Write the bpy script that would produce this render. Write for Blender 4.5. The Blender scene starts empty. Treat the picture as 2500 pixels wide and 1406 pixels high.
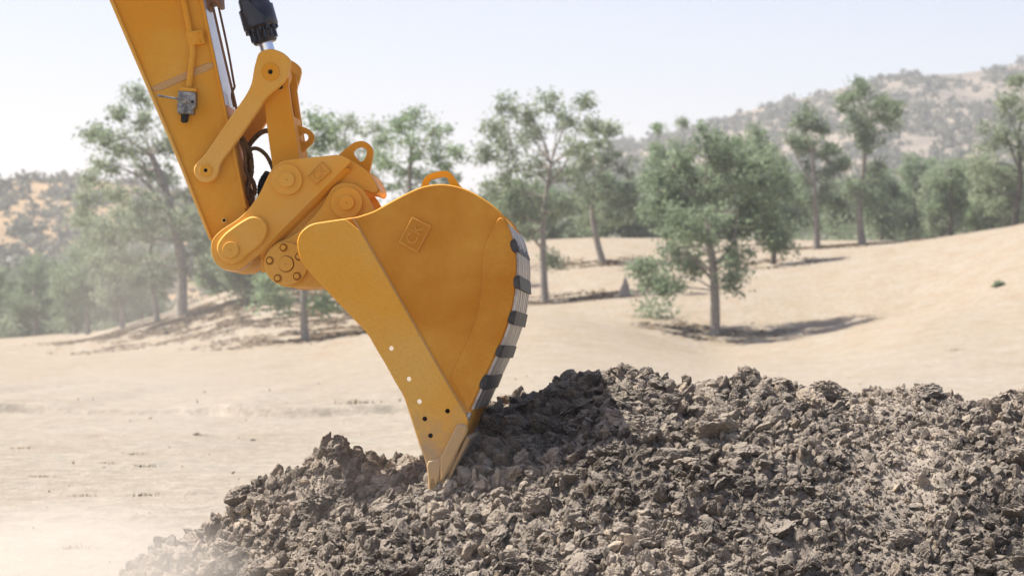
import bpy, bmesh, math, random
import numpy as np
from mathutils import Vector, Matrix, Euler, noise as mnoise
from mathutils.geometry import tessellate_polygon

R = math.radians
scene = bpy.context.scene
COL = scene.collection
PI = math.pi

# ------------------------------------------------------------------ camera
CAM = Vector((0.0, 0.0, 1.4))
FPX = 100.0 / 36.0 * 2500.0            # focal length in photograph pixels
HORIZON = 790.0
PITCH = math.atan((HORIZON - 703.0) / FPX)
cam_data = bpy.data.cameras.new("camera")
cam_data.lens = 100.0
cam_data.sensor_width = 36.0
cam_data.clip_start = 0.1
cam_data.clip_end = 12000.0
cam_data.dof.use_dof = True
cam_data.dof.focus_distance = 14.1
cam_data.dof.aperture_fstop = 5.0
cam_ob = bpy.data.objects.new("camera", cam_data)
COL.objects.link(cam_ob)
cam_ob.location = CAM
cam_ob.rotation_euler = (PI / 2 + PITCH, 0.0, 0.0)
scene.camera = cam_ob

# ------------------------------------------------------------------ sky, sun, exposure
SUN_EL = R(59.0)
SUN_AZ = R(-78.0)                      # measured from +Y (away from the camera), negative = left
TO_SUN = Vector((math.cos(SUN_EL) * math.sin(SUN_AZ), math.cos(SUN_EL) * math.cos(SUN_AZ), math.sin(SUN_EL)))
world = bpy.data.worlds.new("World")
scene.world = world
world.use_nodes = True
wn = world.node_tree.nodes
wl = world.node_tree.links
wn.clear()
sky = wn.new("ShaderNodeTexSky")
sky.sky_type = 'NISHITA'
sky.sun_disc = False
sky.sun_elevation = SUN_EL
sky.sun_rotation = SUN_AZ
sky.altitude = 300.0
sky.air_density = 1.0
sky.dust_density = 2.5
sky.ozone_density = 1.0
bg = wn.new("ShaderNodeBackground")
bg.inputs["Strength"].default_value = 0.093
wo = wn.new("ShaderNodeOutputWorld")
tint = wn.new("ShaderNodeMix"); tint.data_type = 'RGBA'; tint.blend_type = 'MULTIPLY'
tint.inputs[0].default_value = 1.0; tint.inputs[7].default_value = (1.10, 0.99, 1.02, 1)
wl.new(sky.outputs["Color"], tint.inputs[6])
wl.new(tint.outputs[2], bg.inputs["Color"])
wl.new(bg.outputs["Background"], wo.inputs["Surface"])

sun_data = bpy.data.lights.new("sun", 'SUN')
sun_data.energy = 5.0
sun_data.angle = R(0.53)
sun_data.color = (1.0, 0.95, 0.87)
sun_ob = bpy.data.objects.new("sun", sun_data)
COL.objects.link(sun_ob)
sun_ob.location = (-20, 10, 40)
sun_ob.rotation_euler = (-TO_SUN).to_track_quat('-Z', 'Y').to_euler()

vs = scene.view_settings
vs.view_transform = 'Standard'
vs.look = 'None'
vs.exposure = 0.93
vs.gamma = 1.0
HAZE = 0.00032                          # density of the air
vs.use_curve_mapping = False
scene.cycles.use_denoising = True
scene.cycles.max_bounces = 8
scene.cycles.diffuse_bounces = 4
scene.cycles.transparent_max_bounces = 12
scene.cycles.volume_bounces = 1
scene.cycles.volume_step_rate = 1.0
scene.cycles.volume_max_steps = 128
scene.cycles.sample_clamp_indirect = 6.0

# ------------------------------------------------------------------ small maths
def ray(px, py):
    dx = (px - 1250.0) / FPX
    dz = (703.0 - py) / FPX
    c, s = math.cos(PITCH), math.sin(PITCH)
    return Vector((dx, c - dz * s, s + dz * c))

def at(px, py, depth):
    d = ray(px, py)
    return CAM + d * (depth / d.y)

def hash2(ix, iy, seed):
    n = (ix.astype(np.int64) * 374761393 + iy.astype(np.int64) * 668265263 + seed * 1274126177) & 0xffffffff
    n = ((n ^ (n >> 13)) * 1274126177) & 0xffffffff
    n = n ^ (n >> 16)
    return (n & 0xffff).astype(np.float64) / 65535.0

def vnoise(x, y, seed=0):
    ix = np.floor(x); iy = np.floor(y)
    fx = x - ix; fy = y - iy
    ix = ix.astype(np.int64); iy = iy.astype(np.int64)
    u = fx * fx * (3 - 2 * fx); v = fy * fy * (3 - 2 * fy)
    a = hash2(ix, iy, seed); b = hash2(ix + 1, iy, seed)
    c = hash2(ix, iy + 1, seed); d = hash2(ix + 1, iy + 1, seed)
    return (a * (1 - u) + b * u) * (1 - v) + (c * (1 - u) + d * u) * v * 1.0

def fbm(x, y, octaves=4, seed=0, gain=0.5):
    t = 0.0; amp = 1.0; tot = 0.0
    for o in range(octaves):
        t = t + amp * (vnoise(x * 2 ** o + 17.3 * o, y * 2 ** o - 9.1 * o, seed + o) - 0.5)
        tot += amp; amp *= gain
    return t / tot * 2.0

def smoothstep(e0, e1, x):
    t = np.clip((x - e0) / (e1 - e0), 0, 1)
    return t * t * (3 - 2 * t)

# ------------------------------------------------------------------ object helpers
def link(name, mesh, parent=None, **props):
    o = bpy.data.objects.new(name, mesh)
    COL.objects.link(o)
    if parent is not None:
        o.parent = parent
    for k, v in props.items():
        o[k] = v
    return o

def mesh_np(name, verts, faces, mat=None, smooth=False):
    me = bpy.data.meshes.new(name)
    verts = np.asarray(verts, dtype=np.float32)
    faces = np.asarray(faces, dtype=np.int32)
    n = faces.shape[1]
    me.vertices.add(len(verts)); me.vertices.foreach_set("co", verts.ravel())
    me.loops.add(faces.size); me.loops.foreach_set("vertex_index", faces.ravel())
    me.polygons.add(len(faces))
    me.polygons.foreach_set("loop_start", np.arange(0, faces.size, n, dtype=np.int32))
    me.polygons.foreach_set("loop_total", np.full(len(faces), n, dtype=np.int32))
    if smooth:
        me.polygons.foreach_set("use_smooth", np.ones(len(faces), dtype=bool))
    me.update(calc_edges=True); me.validate()
    if mat: me.materials.append(mat)
    return me

class MB:
    """collects simple shapes, builds one mesh"""
    def __init__(self): self.v = []; self.f = []; self.s = []
    def add(self, verts, faces, smooth=False):
        b = len(self.v)
        self.v += [tuple(p) for p in verts]
        self.f += [tuple(i + b for i in f) for f in faces]
        self.s += [smooth] * len(faces)
    def mesh(self, name, mat):
        me = bpy.data.meshes.new(name)
        me.from_pydata(self.v, [], self.f)
        me.polygons.foreach_set("use_smooth", self.s)
        me.update()
        bm = bmesh.new(); bm.from_mesh(me)
        bmesh.ops.recalc_face_normals(bm, faces=bm.faces)
        bm.to_mesh(me); bm.free()
        me.materials.append(mat)
        return me
    def build(self, name, mat, parent=None, **props):
        return link(name, self.mesh(name, mat), parent, **props)

def tube(mb, pts, rad, sides=10, cap=True):
    pts = [Vector(p) for p in pts]
    rads = rad if isinstance(rad, (list, tuple)) else [rad] * len(pts)
    n = len(pts); rings = []
    t0 = (pts[1] - pts[0]).normalized()
    up = Vector((0, 0, 1)) if abs(t0.z) < 0.9 else Vector((0, 1, 0))
    nrm = t0.cross(up).normalized()
    verts = []; faces = []
    for i in range(n):
        if i == 0: t = (pts[1] - pts[0])
        elif i == n - 1: t = (pts[-1] - pts[-2])
        else: t = (pts[i + 1] - pts[i]).normalized() + (pts[i] - pts[i - 1]).normalized()
        t.normalize()
        nrm = (nrm - t * nrm.dot(t)).normalized()
        bi = t.cross(nrm)
        for k in range(sides):
            a = 2 * PI * k / sides
            verts.append(pts[i] + (nrm * math.cos(a) + bi * math.sin(a)) * rads[i])
    for i in range(n - 1):
        for k in range(sides):
            k2 = (k + 1) % sides
            faces.append((i * sides + k, i * sides + k2, (i + 1) * sides + k2, (i + 1) * sides + k))
    mb.add(verts, faces, True)
    if cap:
        mb.add(verts[:sides], [tuple(range(sides))]); mb.add(verts[-sides:], [tuple(range(sides))])

def bez(pts, n=8):
    """Catmull-Rom through points"""
    P = [Vector(p) for p in pts]
    out = []
    for i in range(len(P) - 1):
        p0 = P[max(i - 1, 0)]; p1 = P[i]; p2 = P[i + 1]; p3 = P[min(i + 2, len(P) - 1)]
        for k in range(n):
            t = k / n
            out.append(0.5 * ((2 * p1) + (p2 - p0) * t + (2 * p0 - 5 * p1 + 4 * p2 - p3) * t * t + (3 * p1 - p0 - 3 * p2 + p3) * t ** 3))
    out.append(P[-1])
    return out

# ------------------------------------------------------------------ materials
def new_mat(name):
    m = bpy.data.materials.new(name); m.use_nodes = True
    nt = m.node_tree; nt.nodes.clear()
    out = nt.nodes.new("ShaderNodeOutputMaterial")
    bs = nt.nodes.new("ShaderNodeBsdfPrincipled")
    nt.links.new(bs.outputs[0], out.inputs["Surface"])
    return m, nt, bs, out

def nd(nt, kind, **kw):
    n = nt.nodes.new(kind)
    for k, v in kw.items():
        if k in n.inputs: n.inputs[k].default_value = v
        else: setattr(n, k, v)
    return n

def ramp(nt, fac, stops, interp='LINEAR'):
    r = nt.nodes.new("ShaderNodeValToRGB")
    r.color_ramp.interpolation = interp
    while len(r.color_ramp.elements) < len(stops): r.color_ramp.elements.new(0.5)
    for e, (p, c) in zip(r.color_ramp.elements, stops):
        e.position = p
        e.color = (c, c, c, 1) if isinstance(c, (int, float)) else (*c, 1)
    nt.links.new(fac, r.inputs[0])
    return r.outputs[0]

def mixc(nt, fac, a, b, mode='MIX'):
    m = nt.nodes.new("ShaderNodeMix"); m.data_type = 'RGBA'; m.blend_type = mode
    for sock, val in ((m.inputs[0], fac), (m.inputs[6], a), (m.inputs[7], b)):
        if isinstance(val, bpy.types.NodeSocket): nt.links.new(val, sock)
        elif isinstance(val, (int, float)): sock.default_value = val
        else: sock.default_value = (*val, 1)
    return m.outputs[2]

def noise_tex(nt, scale, detail=4, rough=0.55, vec=None, dist=0.0):
    n = nt.nodes.new("ShaderNodeTexNoise")
    n.inputs["Scale"].default_value = scale; n.inputs["Detail"].default_value = detail
    n.inputs["Roughness"].default_value = rough; n.inputs["Distortion"].default_value = dist
    if vec is not None: nt.links.new(vec, n.inputs["Vector"])
    return n.outputs["Fac"]

def obj_coord(nt):
    return nt.nodes.new("ShaderNodeTexCoord").outputs["Object"]

def geo_pos(nt):
    return nt.nodes.new("ShaderNodeNewGeometry").outputs["Position"]

def bump(nt, bs, height, strength=0.3, dist=0.01):
    b = nt.nodes.new("ShaderNodeBump")
    b.inputs["Strength"].default_value = strength; b.inputs["Distance"].default_value = dist
    nt.links.new(height, b.inputs["Height"]); nt.links.new(b.outputs[0], bs.inputs["Normal"])

def paint(name, deep, dusty, dust_lo=0.45, dust_hi=0.75, rough=0.5, soil=False):
    """yellow machine paint with a film of settled dust"""
    m, nt, bs, _ = new_mat(name)
    oc = obj_coord(nt)
    big = noise_tex(nt, 1.6, 5, 0.6, oc)
    fine = noise_tex(nt, 240.0, 3, 0.7, oc)
    mid = noise_tex(nt, 18.0, 5, 0.65, oc)
    geo = nt.nodes.new("ShaderNodeNewGeometry")
    sep = nt.nodes.new("ShaderNodeSeparateXYZ"); nt.links.new(geo.outputs["Normal"], sep.inputs[0])
    upf = ramp(nt, sep.outputs["Z"], [(0.0, 0.0), (0.25, 0.0), (0.8, 0.35)])
    dustf = ramp(nt, big, [(dust_lo, 0.03), (dust_hi, 0.8)])
    s1 = mixc(nt, 1.0, dustf, upf, 'ADD')
    s2 = mixc(nt, 0.6, s1, ramp(nt, mid, [(0.3, 0.75), (0.7, 1.15)]), 'MULTIPLY')
    col = mixc(nt, s2, deep, dusty)
    col = mixc(nt, 0.4, col, ramp(nt, fine, [(0.3, 0.6), (0.7, 1.3)]), 'MULTIPLY')
    # thin scratches and specks
    mp = nt.nodes.new("ShaderNodeMapping"); mp.inputs["Scale"].default_value = (26.0, 26.0, 3.0); mp.inputs["Rotation"].default_value = (0, R(28), 0)
    nt.links.new(oc, mp.inputs[0])
    scr = ramp(nt, noise_tex(nt, 6.0, 6, 0.75, mp.outputs[0]), [(0.60, 0.0), (0.74, 0.55)])
    col = mixc(nt, scr, col, tuple(0.72 * b for b in dusty))
    if soil:
        so = nt.nodes.new("ShaderNodeSeparateXYZ"); nt.links.new(oc, so.inputs[0])
        blot = noise_tex(nt, 7.0, 7, 0.75, oc)
        sm = nt.nodes.new("ShaderNodeMath"); sm.operation = 'MULTIPLY_ADD'; nt.links.new(blot, sm.inputs[0]); sm.inputs[1].default_value = -0.9; nt.links.new(so.outputs["Z"], sm.inputs[2])
        mr = nt.nodes.new("ShaderNodeMapRange"); nt.links.new(sm.outputs[0], mr.inputs[0])
        mr.inputs[1].default_value = -0.82; mr.inputs[2].default_value = -1.22; mr.inputs[3].default_value = 0.0; mr.inputs[4].default_value = 0.85
        col = mixc(nt, mr.outputs[0], col, (0.36, 0.275, 0.18))
        chip = noise_tex(nt, 95.0, 3, 0.6, oc); chip2 = noise_tex(nt, 2.4, 3, 0.6, oc)
        ch = mixc(nt, 1.0, ramp(nt, chip, [(0.70, 0.0), (0.735, 1.0)]), ramp(nt, chip2, [(0.46, 0.0), (0.58, 0.8)]), 'MULTIPLY')
        col = mixc(nt, ch, col, (0.10, 0.055, 0.03))
    nt.links.new(col, bs.inputs["Base Color"])
    rg = ramp(nt, s2, [(0.0, rough - 0.1), (0.7, rough + 0.3)])
    nt.links.new(rg, bs.inputs["Roughness"])
    bs.inputs["Specular IOR Level"].default_value = 0.22
    bump(nt, bs, fine, 0.10, 0.002)
    return m

def simple(name, col, rough=0.6, metal=0.0, var=0.3, scale=40.0, bstr=0.15, spec=0.4, dust=None, dustamt=0.3):
    m, nt, bs, _ = new_mat(name)
    oc = obj_coord(nt)
    n = noise_tex(nt, scale, 5, 0.65, oc)
    c = mixc(nt, ramp(nt, n, [(0.3, 0.0), (0.7, 1.0)]), tuple(x * (1 - var) for x in col), tuple(min(1, x * (1 + var)) for x in col))
    if dust is not None:
        n2 = noise_tex(nt, scale * 0.35, 6, 0.7, oc)
        c = mixc(nt, ramp(nt, n2, [(0.42, 0.0), (0.62, dustamt)]), c, dust)
    nt.links.new(c, bs.inputs["Base Color"])
    bs.inputs["Roughness"].default_value = rough
    bs.inputs["Metallic"].default_value = metal
    bs.inputs["Specular IOR Level"].default_value = spec
    if bstr > 0: bump(nt, bs, n, bstr, 0.003)
    return m

DUST = (0.52, 0.36, 0.19)
M_PAINT = paint("machine_paint", (0.66, 0.26, 0.006), (0.68, 0.37, 0.065), 0.42, 0.64)
M_BUCKET = paint("bucket_paint", (0.50, 0.18, 0.003), (0.65, 0.335, 0.055), 0.42, 0.62, soil=True)
M_BUCKET_DUSTY = paint("bucket_cheek_paint", (0.69, 0.32, 0.026), (0.68, 0.40, 0.10), 0.38, 0.60, soil=True)
M_PAINT_DUSTY = paint("machine_paint_dusty", (0.70, 0.335, 0.034), (0.69, 0.415, 0.12), 0.36, 0.60)
M_PAINT_BRIGHT = paint("machine_paint_bright", (0.76, 0.33, 0.008), (0.72, 0.36, 0.05), 0.55, 0.85)  # brighter copy; sun bounced onto the lifting eye is put into it
M_SEAM = simple("weld_seam", (0.50, 0.295, 0.12), 0.8, 0, 0.1, 60, 0.15)
M_BADGE = simple("badge_paint", (0.585, 0.27, 0.035), 0.7, 0, 0.12, 50, 0.1)
M_TIP = paint("worn_tip_paint", (0.52, 0.31, 0.10), (0.42, 0.34, 0.25), 0.3, 0.6, 0.65)
M_PALE = simple("painted_sky_sheen", (0.52, 0.50, 0.54), 0.22, 0.0, 0.08, 12, 0.05, 0.8)  # pale tone carries the sky's glare on the stick's top face
M_CHROME = simple("chrome_rod", (0.82, 0.82, 0.85), 0.12, 1.0, 0.03, 5, 0.0)
M_NAVY = simple("cylinder_black_paint", (0.012, 0.016, 0.028), 0.32, 0.0, 0.3, 12, 0.05, 0.5, DUST, 0.07)
M_BAR = simple("dark_wear_bar", (0.028, 0.029, 0.03), 0.6, 0.3, 0.7, 30, 0.6, 0.4, (0.13, 0.11, 0.10), 0.5)  # near-black with lighter streaks
M_BLACK = simple("black_rubber", (0.014, 0.015, 0.016), 0.75, 0.0, 0.5, 60, 0.5, 0.3)
M_HOSE = simple("dirty_hose", (0.11, 0.07, 0.037), 0.85, 0.0, 0.5, 45, 0.6, 0.2, (0.20, 0.12, 0.05), 0.8)
M_PIPE = simple("rusty_pipe", (0.24, 0.115, 0.05), 0.6, 0.2, 0.3, 30, 0.2)
M_VALVE = simple("grey_valve_steel", (0.34, 0.33, 0.31), 0.45, 0.75, 0.45, 70, 0.35, 0.5, (0.05, 0.05, 0.05), 0.8)
M_HOLE = simple("painted_hole_dark", (0.01, 0.009, 0.008), 0.9, 0, 0.2, 30, 0)  # near-black that puts the darkness inside holes into colour
M_SHINY = simple("bare_bush_steel", (0.80, 0.62, 0.50), 0.28, 0.9, 0.12, 40, 0.1)

def wear_steel():
    m, nt, bs, _ = new_mat("worn_belly_steel")
    uv = nt.nodes.new("ShaderNodeTexCoord").outputs["Object"]
    mp = nt.nodes.new("ShaderNodeMapping"); mp.inputs["Scale"].default_value = (2.0, 34.0, 2.0)
    nt.links.new(uv, mp.inputs[0])
    n = noise_tex(nt, 1.0, 6, 0.7, mp.outputs[0])
    n2 = noise_tex(nt, 60.0, 4, 0.7, uv)
    c = mixc(nt, ramp(nt, n, [(0.36, 0.0), (0.58, 1.0)]), (0.12, 0.10, 0.088), (0.48, 0.43, 0.39))
    c = mixc(nt, ramp(nt, n2, [(0.66, 0.0), (0.72, 0.8)]), c, (0.07, 0.05, 0.04))
    nt.links.new(c, bs.inputs["Base Color"])
    bs.inputs["Metallic"].default_value = 0.55
    bs.inputs["Roughness"].default_value = 0.42
    bump(nt, bs, n, 0.4, 0.004)
    return m
M_WEAR = wear_steel()

def dirt_mat():
    m, nt, bs, _ = new_mat("dug_soil")
    gp = geo_pos(nt)
    oi = nt.nodes.new("ShaderNodeObjectInfo")
    big = noise_tex(nt, 1.3, 4, 0.6, gp)
    mid = noise_tex(nt, 14.0, 6, 0.7, gp)
    fine = noise_tex(nt, 110.0, 5, 0.75, gp)
    c = mixc(nt, ramp(nt, big, [(0.36, 0.0), (0.62, 1.0)]), (0.105, 0.090, 0.076), (0.37, 0.315, 0.255))
    c = mixc(nt, 0.7, c, ramp(nt, oi.outputs["Random"], [(0.0, (0.22, 0.22, 0.23)), (0.3, (0.45, 0.45, 0.45)), (0.5, (0.85, 0.84, 0.82)), (0.85, (1.15, 1.12, 1.05)), (1.0, (1.5, 1.36, 1.16))]), 'MULTIPLY')
    c = mixc(nt, 0.6, c, ramp(nt, mid, [(0.3, 0.62), (0.7, 1.3)]), 'MULTIPLY')
    c = mixc(nt, 0.6, c, ramp(nt, fine, [(0.3, 0.5), (0.7, 1.35)]), 'MULTIPLY')
    # pale dust lying on what faces up
    geo = nt.nodes.new("ShaderNodeNewGeometry")
    sep = nt.nodes.new("ShaderNodeSeparateXYZ"); nt.links.new(geo.outputs["Normal"], sep.inputs[0])
    up = ramp(nt, sep.outputs["Z"], [(0.1, 0.0), (0.9, 0.55)])
    c = mixc(nt, up, c, (0.43, 0.37, 0.30))
    nt.links.new(c, bs.inputs["Base Color"])
    bs.inputs["Roughness"].default_value = 0.95
    bs.inputs["Specular IOR Level"].default_value = 0.1
    f2 = noise_tex(nt, 42.0, 6, 0.8, gp)
    h = mixc(nt, 0.6, mid, f2)
    bump(nt, bs, h, 1.0, 0.024)
    return m
M_DIRT = dirt_mat()

def ground_mat():
    m, nt, bs, _ = new_mat("dry_field")
    gp = geo_pos(nt)
    mp = nt.nodes.new("ShaderNodeMapping"); mp.inputs["Scale"].default_value = (1.0, 0.45, 1.0)
    nt.links.new(gp, mp.inputs[0]); v = mp.outputs[0]
    a = noise_tex(nt, 0.06, 5, 0.6, v)
    b = noise_tex(nt, 0.9, 6, 0.65, v)
    f = noise_tex(nt, 14.0, 5, 0.75, v)
    sp = nt.nodes.new("ShaderNodeSeparateXYZ"); nt.links.new(gp, sp.inputs[0])
    mr = nt.nodes.new("ShaderNodeMapRange"); nt.links.new(sp.outputs["Y"], mr.inputs[0]); mr.inputs[1].default_value = 40; mr.inputs[2].default_value = 105
    wob = mixc(nt, 0.35, mr.outputs[0], a)
    near_c = mixc(nt, ramp(nt, a, [(0.35, 0.0), (0.65, 1.0)]), (0.288, 0.253, 0.203), (0.290, 0.247, 0.183))
    c = mixc(nt, ramp(nt, wob, [(0.25, 0.0), (0.7, 1.0)]), near_c, (0.278, 0.225, 0.160))
    c = mixc(nt, ramp(nt, b, [(0.40, 0.0), (0.72, 0.75)]), c, (0.312, 0.282, 0.232))
    c = mixc(nt, ramp(nt, b, [(0.22, 0.75), (0.42, 0.0)]), c, (0.215, 0.175, 0.122))
    g2 = noise_tex(nt, 4.5, 7, 0.8, v)
    c = mixc(nt, 0.8, c, ramp(nt, g2, [(0.3, 0.62), (0.62, 1.12)]), 'MULTIPLY')
    c = mixc(nt, 0.6, c, ramp(nt, f, [(0.25, 0.66), (0.7, 1.2)]), 'MULTIPLY')
    # leaf litter and dead sticks
    l = noise_tex(nt, 2.6, 8, 0.8, v)
    c = mixc(nt, ramp(nt, l, [(0.59, 0.0), (0.67, 0.75)]), c, (0.20, 0.14, 0.075))
    nt.links.new(c, bs.inputs["Base Color"])
    bs.inputs["Roughness"].default_value = 0.95
    bs.inputs["Specular IOR Level"].default_value = 0.1
    bump(nt, bs, mixc(nt, 0.5, f, g2), 0.8, 0.06)
    return m
M_GROUND = ground_mat()

def hill_mat(name, soil, brush, lo, hi, scale):
    m, nt, bs, _ = new_mat(name)
    gp = geo_pos(nt)
    a = noise_tex(nt, scale, 8, 0.7, gp)
    b = noise_tex(nt, scale * 7, 5, 0.7, gp)
    c = mixc(nt, ramp(nt, a, [(lo, 0.0), (hi, 1.0)]), soil, brush)
    c = mixc(nt, 0.5, c, ramp(nt, b, [(0.3, 0.65), (0.7, 1.25)]), 'MULTIPLY')
    nt.links.new(c, bs.inputs["Base Color"])
    bs.inputs["Roughness"].default_value = 0.95
    bs.inputs["Specular IOR Level"].default_value = 0.05
    return m
M_HILL_R = hill_mat("scrub_hill_soil", (0.235, 0.20, 0.155), (0.15, 0.135, 0.112), 0.42, 0.62, 0.02)
M_HILL_L = hill_mat("golden_hill_soil", (0.34, 0.24, 0.14), (0.19, 0.15, 0.10), 0.45, 0.66, 0.03)

def leaf_mat(name, dark, light):
    m, nt, bs, out = new_mat(name)
    at_ = nt.nodes.new("ShaderNodeAttribute"); at_.attribute_name = "tint"
    gp = geo_pos(nt)
    n = noise_tex(nt, 0.9, 3, 0.6, gp)
    f = mixc(nt, 0.5, at_.outputs["Fac"], ramp(nt, n, [(0.3, 0.0), (0.7, 1.0)]))
    c = mixc(nt, f, dark, light)
    nt.links.new(c, bs.inputs["Base Color"])
    bs.inputs["Roughness"].default_value = 0.55
    bs.inputs["Specular IOR Level"].default_value = 0.3
    tr = nt.nodes.new("ShaderNodeBsdfTranslucent")
    nt.links.new(c, tr.inputs["Color"])
    mx = nt.nodes.new("ShaderNodeMixShader"); mx.inputs[0].default_value = 0.5
    nt.links.new(bs.outputs[0], mx.inputs[1]); nt.links.new(tr.outputs[0], mx.inputs[2])
    nt.links.new(mx.outputs[0], out.inputs["Surface"])
    return m
M_LEAF = [leaf_mat("oak_leaf_green", (0.132, 0.180, 0.106), (0.300, 0.372, 0.232)),
          leaf_mat("oak_leaf_grey_green", (0.178, 0.222, 0.143), (0.359, 0.420, 0.272)),
          leaf_mat("oak_leaf_bright", (0.151, 0.220, 0.116), (0.320, 0.415, 0.222))]
M_SCRUB = leaf_mat("scrub_leaf", (0.11, 0.125, 0.10), (0.19, 0.20, 0.15))
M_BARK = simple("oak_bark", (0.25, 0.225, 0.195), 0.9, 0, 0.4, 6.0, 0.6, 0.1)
M_BARK_DARK = simple("shaded_oak_bark", (0.10, 0.085, 0.07), 0.9, 0, 0.4, 6.0, 0.6, 0.1)  # darker copy of the bark with shade put into its colour
M_STRAW = simple("dry_straw", (0.25, 0.185, 0.085), 0.9, 0, 0.4, 20, 0.0, 0.1)
M_STUMP = simple("weathered_stump", (0.24, 0.215, 0.19), 0.9, 0, 0.35, 9, 0.5, 0.1)

# ------------------------------------------------------------------ terrain
GP = np.array([-3000, -400, 0, 200, 373, 513, 582, 750, 1000, 1330, 1470, 1745, 2000, 2250, 2500, 2800, 6000], float)
GD = np.array([8, 45, 60, 80, 100, 118, 140, 160, 175, 190, 215, 250, 300, 420], float)
GZ = np.array([
    [0] * 14,
    [0] * 10 + [0, .1, .3, .5],
    [0] * 10 + [0, .1, .3, .5],
    [0, 0, 0, 0, .1, .15, .25, .35, .42, .5, .5, .5, .6, .6],
    [0, 0, 0, 0, .0, .35, 1.2, 1.45, 1.6, 1.5, 1.2, 1, 1, 1],
    [0, 0, 0, 0, .05, .6, 2.2, 2.6, 2.8, 2.8, 2.2, 1.8, 1.5, 1.5],
    [0, 0, 0, 0, .1, .8, 2.6, 3.1, 3.5, 3.5, 2.8, 2.2, 2, 2],
    [0, 0, 0, 0, .05, .9, 2.9, 4.0, 4.8, 5, 4.2, 3.5, 3, 3],
    [0, .05, .15, .35, .7, 1.2, 2.6, 4.4, 5.8, 6.2, 5.5, 4.5, 4, 4],
    [0, .15, .35, .6, 1.1, 1.6, 2.4, 4.3, 6, 6.9, 6.2, 5, 5, 5],
    [0, .15, .3, .5, .85, 1.3, 2.8, 4.86, 6.3, 7, 6.4, 5.5, 5, 5],
    [0, .1, .1, .05, .0, .72, 3.0, 4.7, 6.2, 7.1, 6.6, 6, 6, 6],
    [0, .15, .2, .25, .35, 1.5, 3.7, 5.2, 6.3, 7.1, 6.8, 6.5, 6.5, 6.5],
    [0, .2, .4, .8, 1.6, 2.9, 4.83, 6, 6.6, 7.0, 7, 7, 7, 7],
    [0, .25, .5, 1.1, 2.1, 3.8, 6.2, 7.2, 7.3, 7.2, 7, 7, 7, 7],
    [0, .3, .7, 1.6, 3, 5.2, 8.0, 9, 9, 9, 9, 9, 9, 9],
    [0, .3, .7, 1.6, 3, 5.2, 8.0, 9, 9, 9, 9, 9, 9, 9]], float)
GD2 = np.array([8, 45, 60, 80, 100, 112, 118, 125, 140, 160, 175, 190, 215, 250, 300, 420], float)
GZ = np.array([np.interp(GD2, GD, row) for row in GZ]); GD = GD2
for c_, vals in {1745: (-.25, .72, 1.85, 3.2), 2000: (.45, 1.1, 1.95, 3.7), 2250: (1.5, 2.05, 2.75, 4.7), 513: (.1, .6, 1.2, 2.2), 582: (.2, .9, 1.7, 2.6), 750: (.43, 1.1, 1.9, 2.9)}.items():
    GZ[list(GP).index(c_), 5:9] = vals
FPXS = np.arange(-3000, 6001, 20.0)
FDS = np.arange(8, 421, 2.0)
_t = np.array([np.interp(FDS, GD, row) for row in GZ])
_t = np.array([np.interp(FPXS, GP, _t[:, j]) for j in range(len(FDS))]).T
for _ in range(3):
    k = np.ones(3) / 3 if _ else np.ones(5) / 5
    _t = np.apply_along_axis(lambda r: np.convolve(np.pad(r, len(k) // 2, 'edge'), k, 'valid'), 1, _t)
    _t = np.apply_along_axis(lambda r: np.convolve(np.pad(r, len(k) // 2, 'edge'), k, 'valid'), 0, _t)
GFINE = _t

def terrain(x, y):
    x = np.asarray(x, float); y = np.asarray(y, float)
    yy = np.clip(y, 8.0, 419.0)
    px = np.clip(1250 + FPX * x / yy, -3000, 5999)
    fi = (px + 3000) / 20.0; fj = (yy - 8.0) / 2.0
    i = np.clip(fi.astype(int), 0, len(FPXS) - 2); j = np.clip(fj.astype(int), 0, len(FDS) - 2)
    a = fi - i; b = fj - j
    z = (GFINE[i, j] * (1 - a) + GFINE[i + 1, j] * a) * (1 - b) + (GFINE[i, j + 1] * (1 - a) + GFINE[i + 1, j + 1] * a) * b
    near = smoothstep(2.0, 12.0, y)
    z = z * near
    far = smoothstep(70, 120, y)
    z = z + fbm(x * 0.05, y * 0.05, 4, 5) * 0.45 * far * smoothstep(900, 500, y)
    z = z + fbm(x * 0.8, y * 0.5, 4, 11) * 0.022 * smoothstep(13, 22, y)
    # eroded little bank across the field on the left
    edge = 43.0 + fbm(x * 0.35, y * 0 + 3.0, 4, 21) * 2.2
    pxx = 1250 + FPX * x / np.maximum(y, 1.0)
    side = smoothstep(1250, 950, pxx) * smoothstep(-900, -200, pxx)
    amp = 0.07 + 0.13 * np.clip(fbm(x * 0.5 + 40, x * 0 + 1.0, 3, 31) + 0.25, 0, 1)
    z = z + side * amp * (smoothstep(-0.12, 0.12, y - edge)) * smoothstep(75, 52, y)
    return z

def tz(x, y):
    return float(terrain(np.array([x]), np.array([y]))[0])

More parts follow.
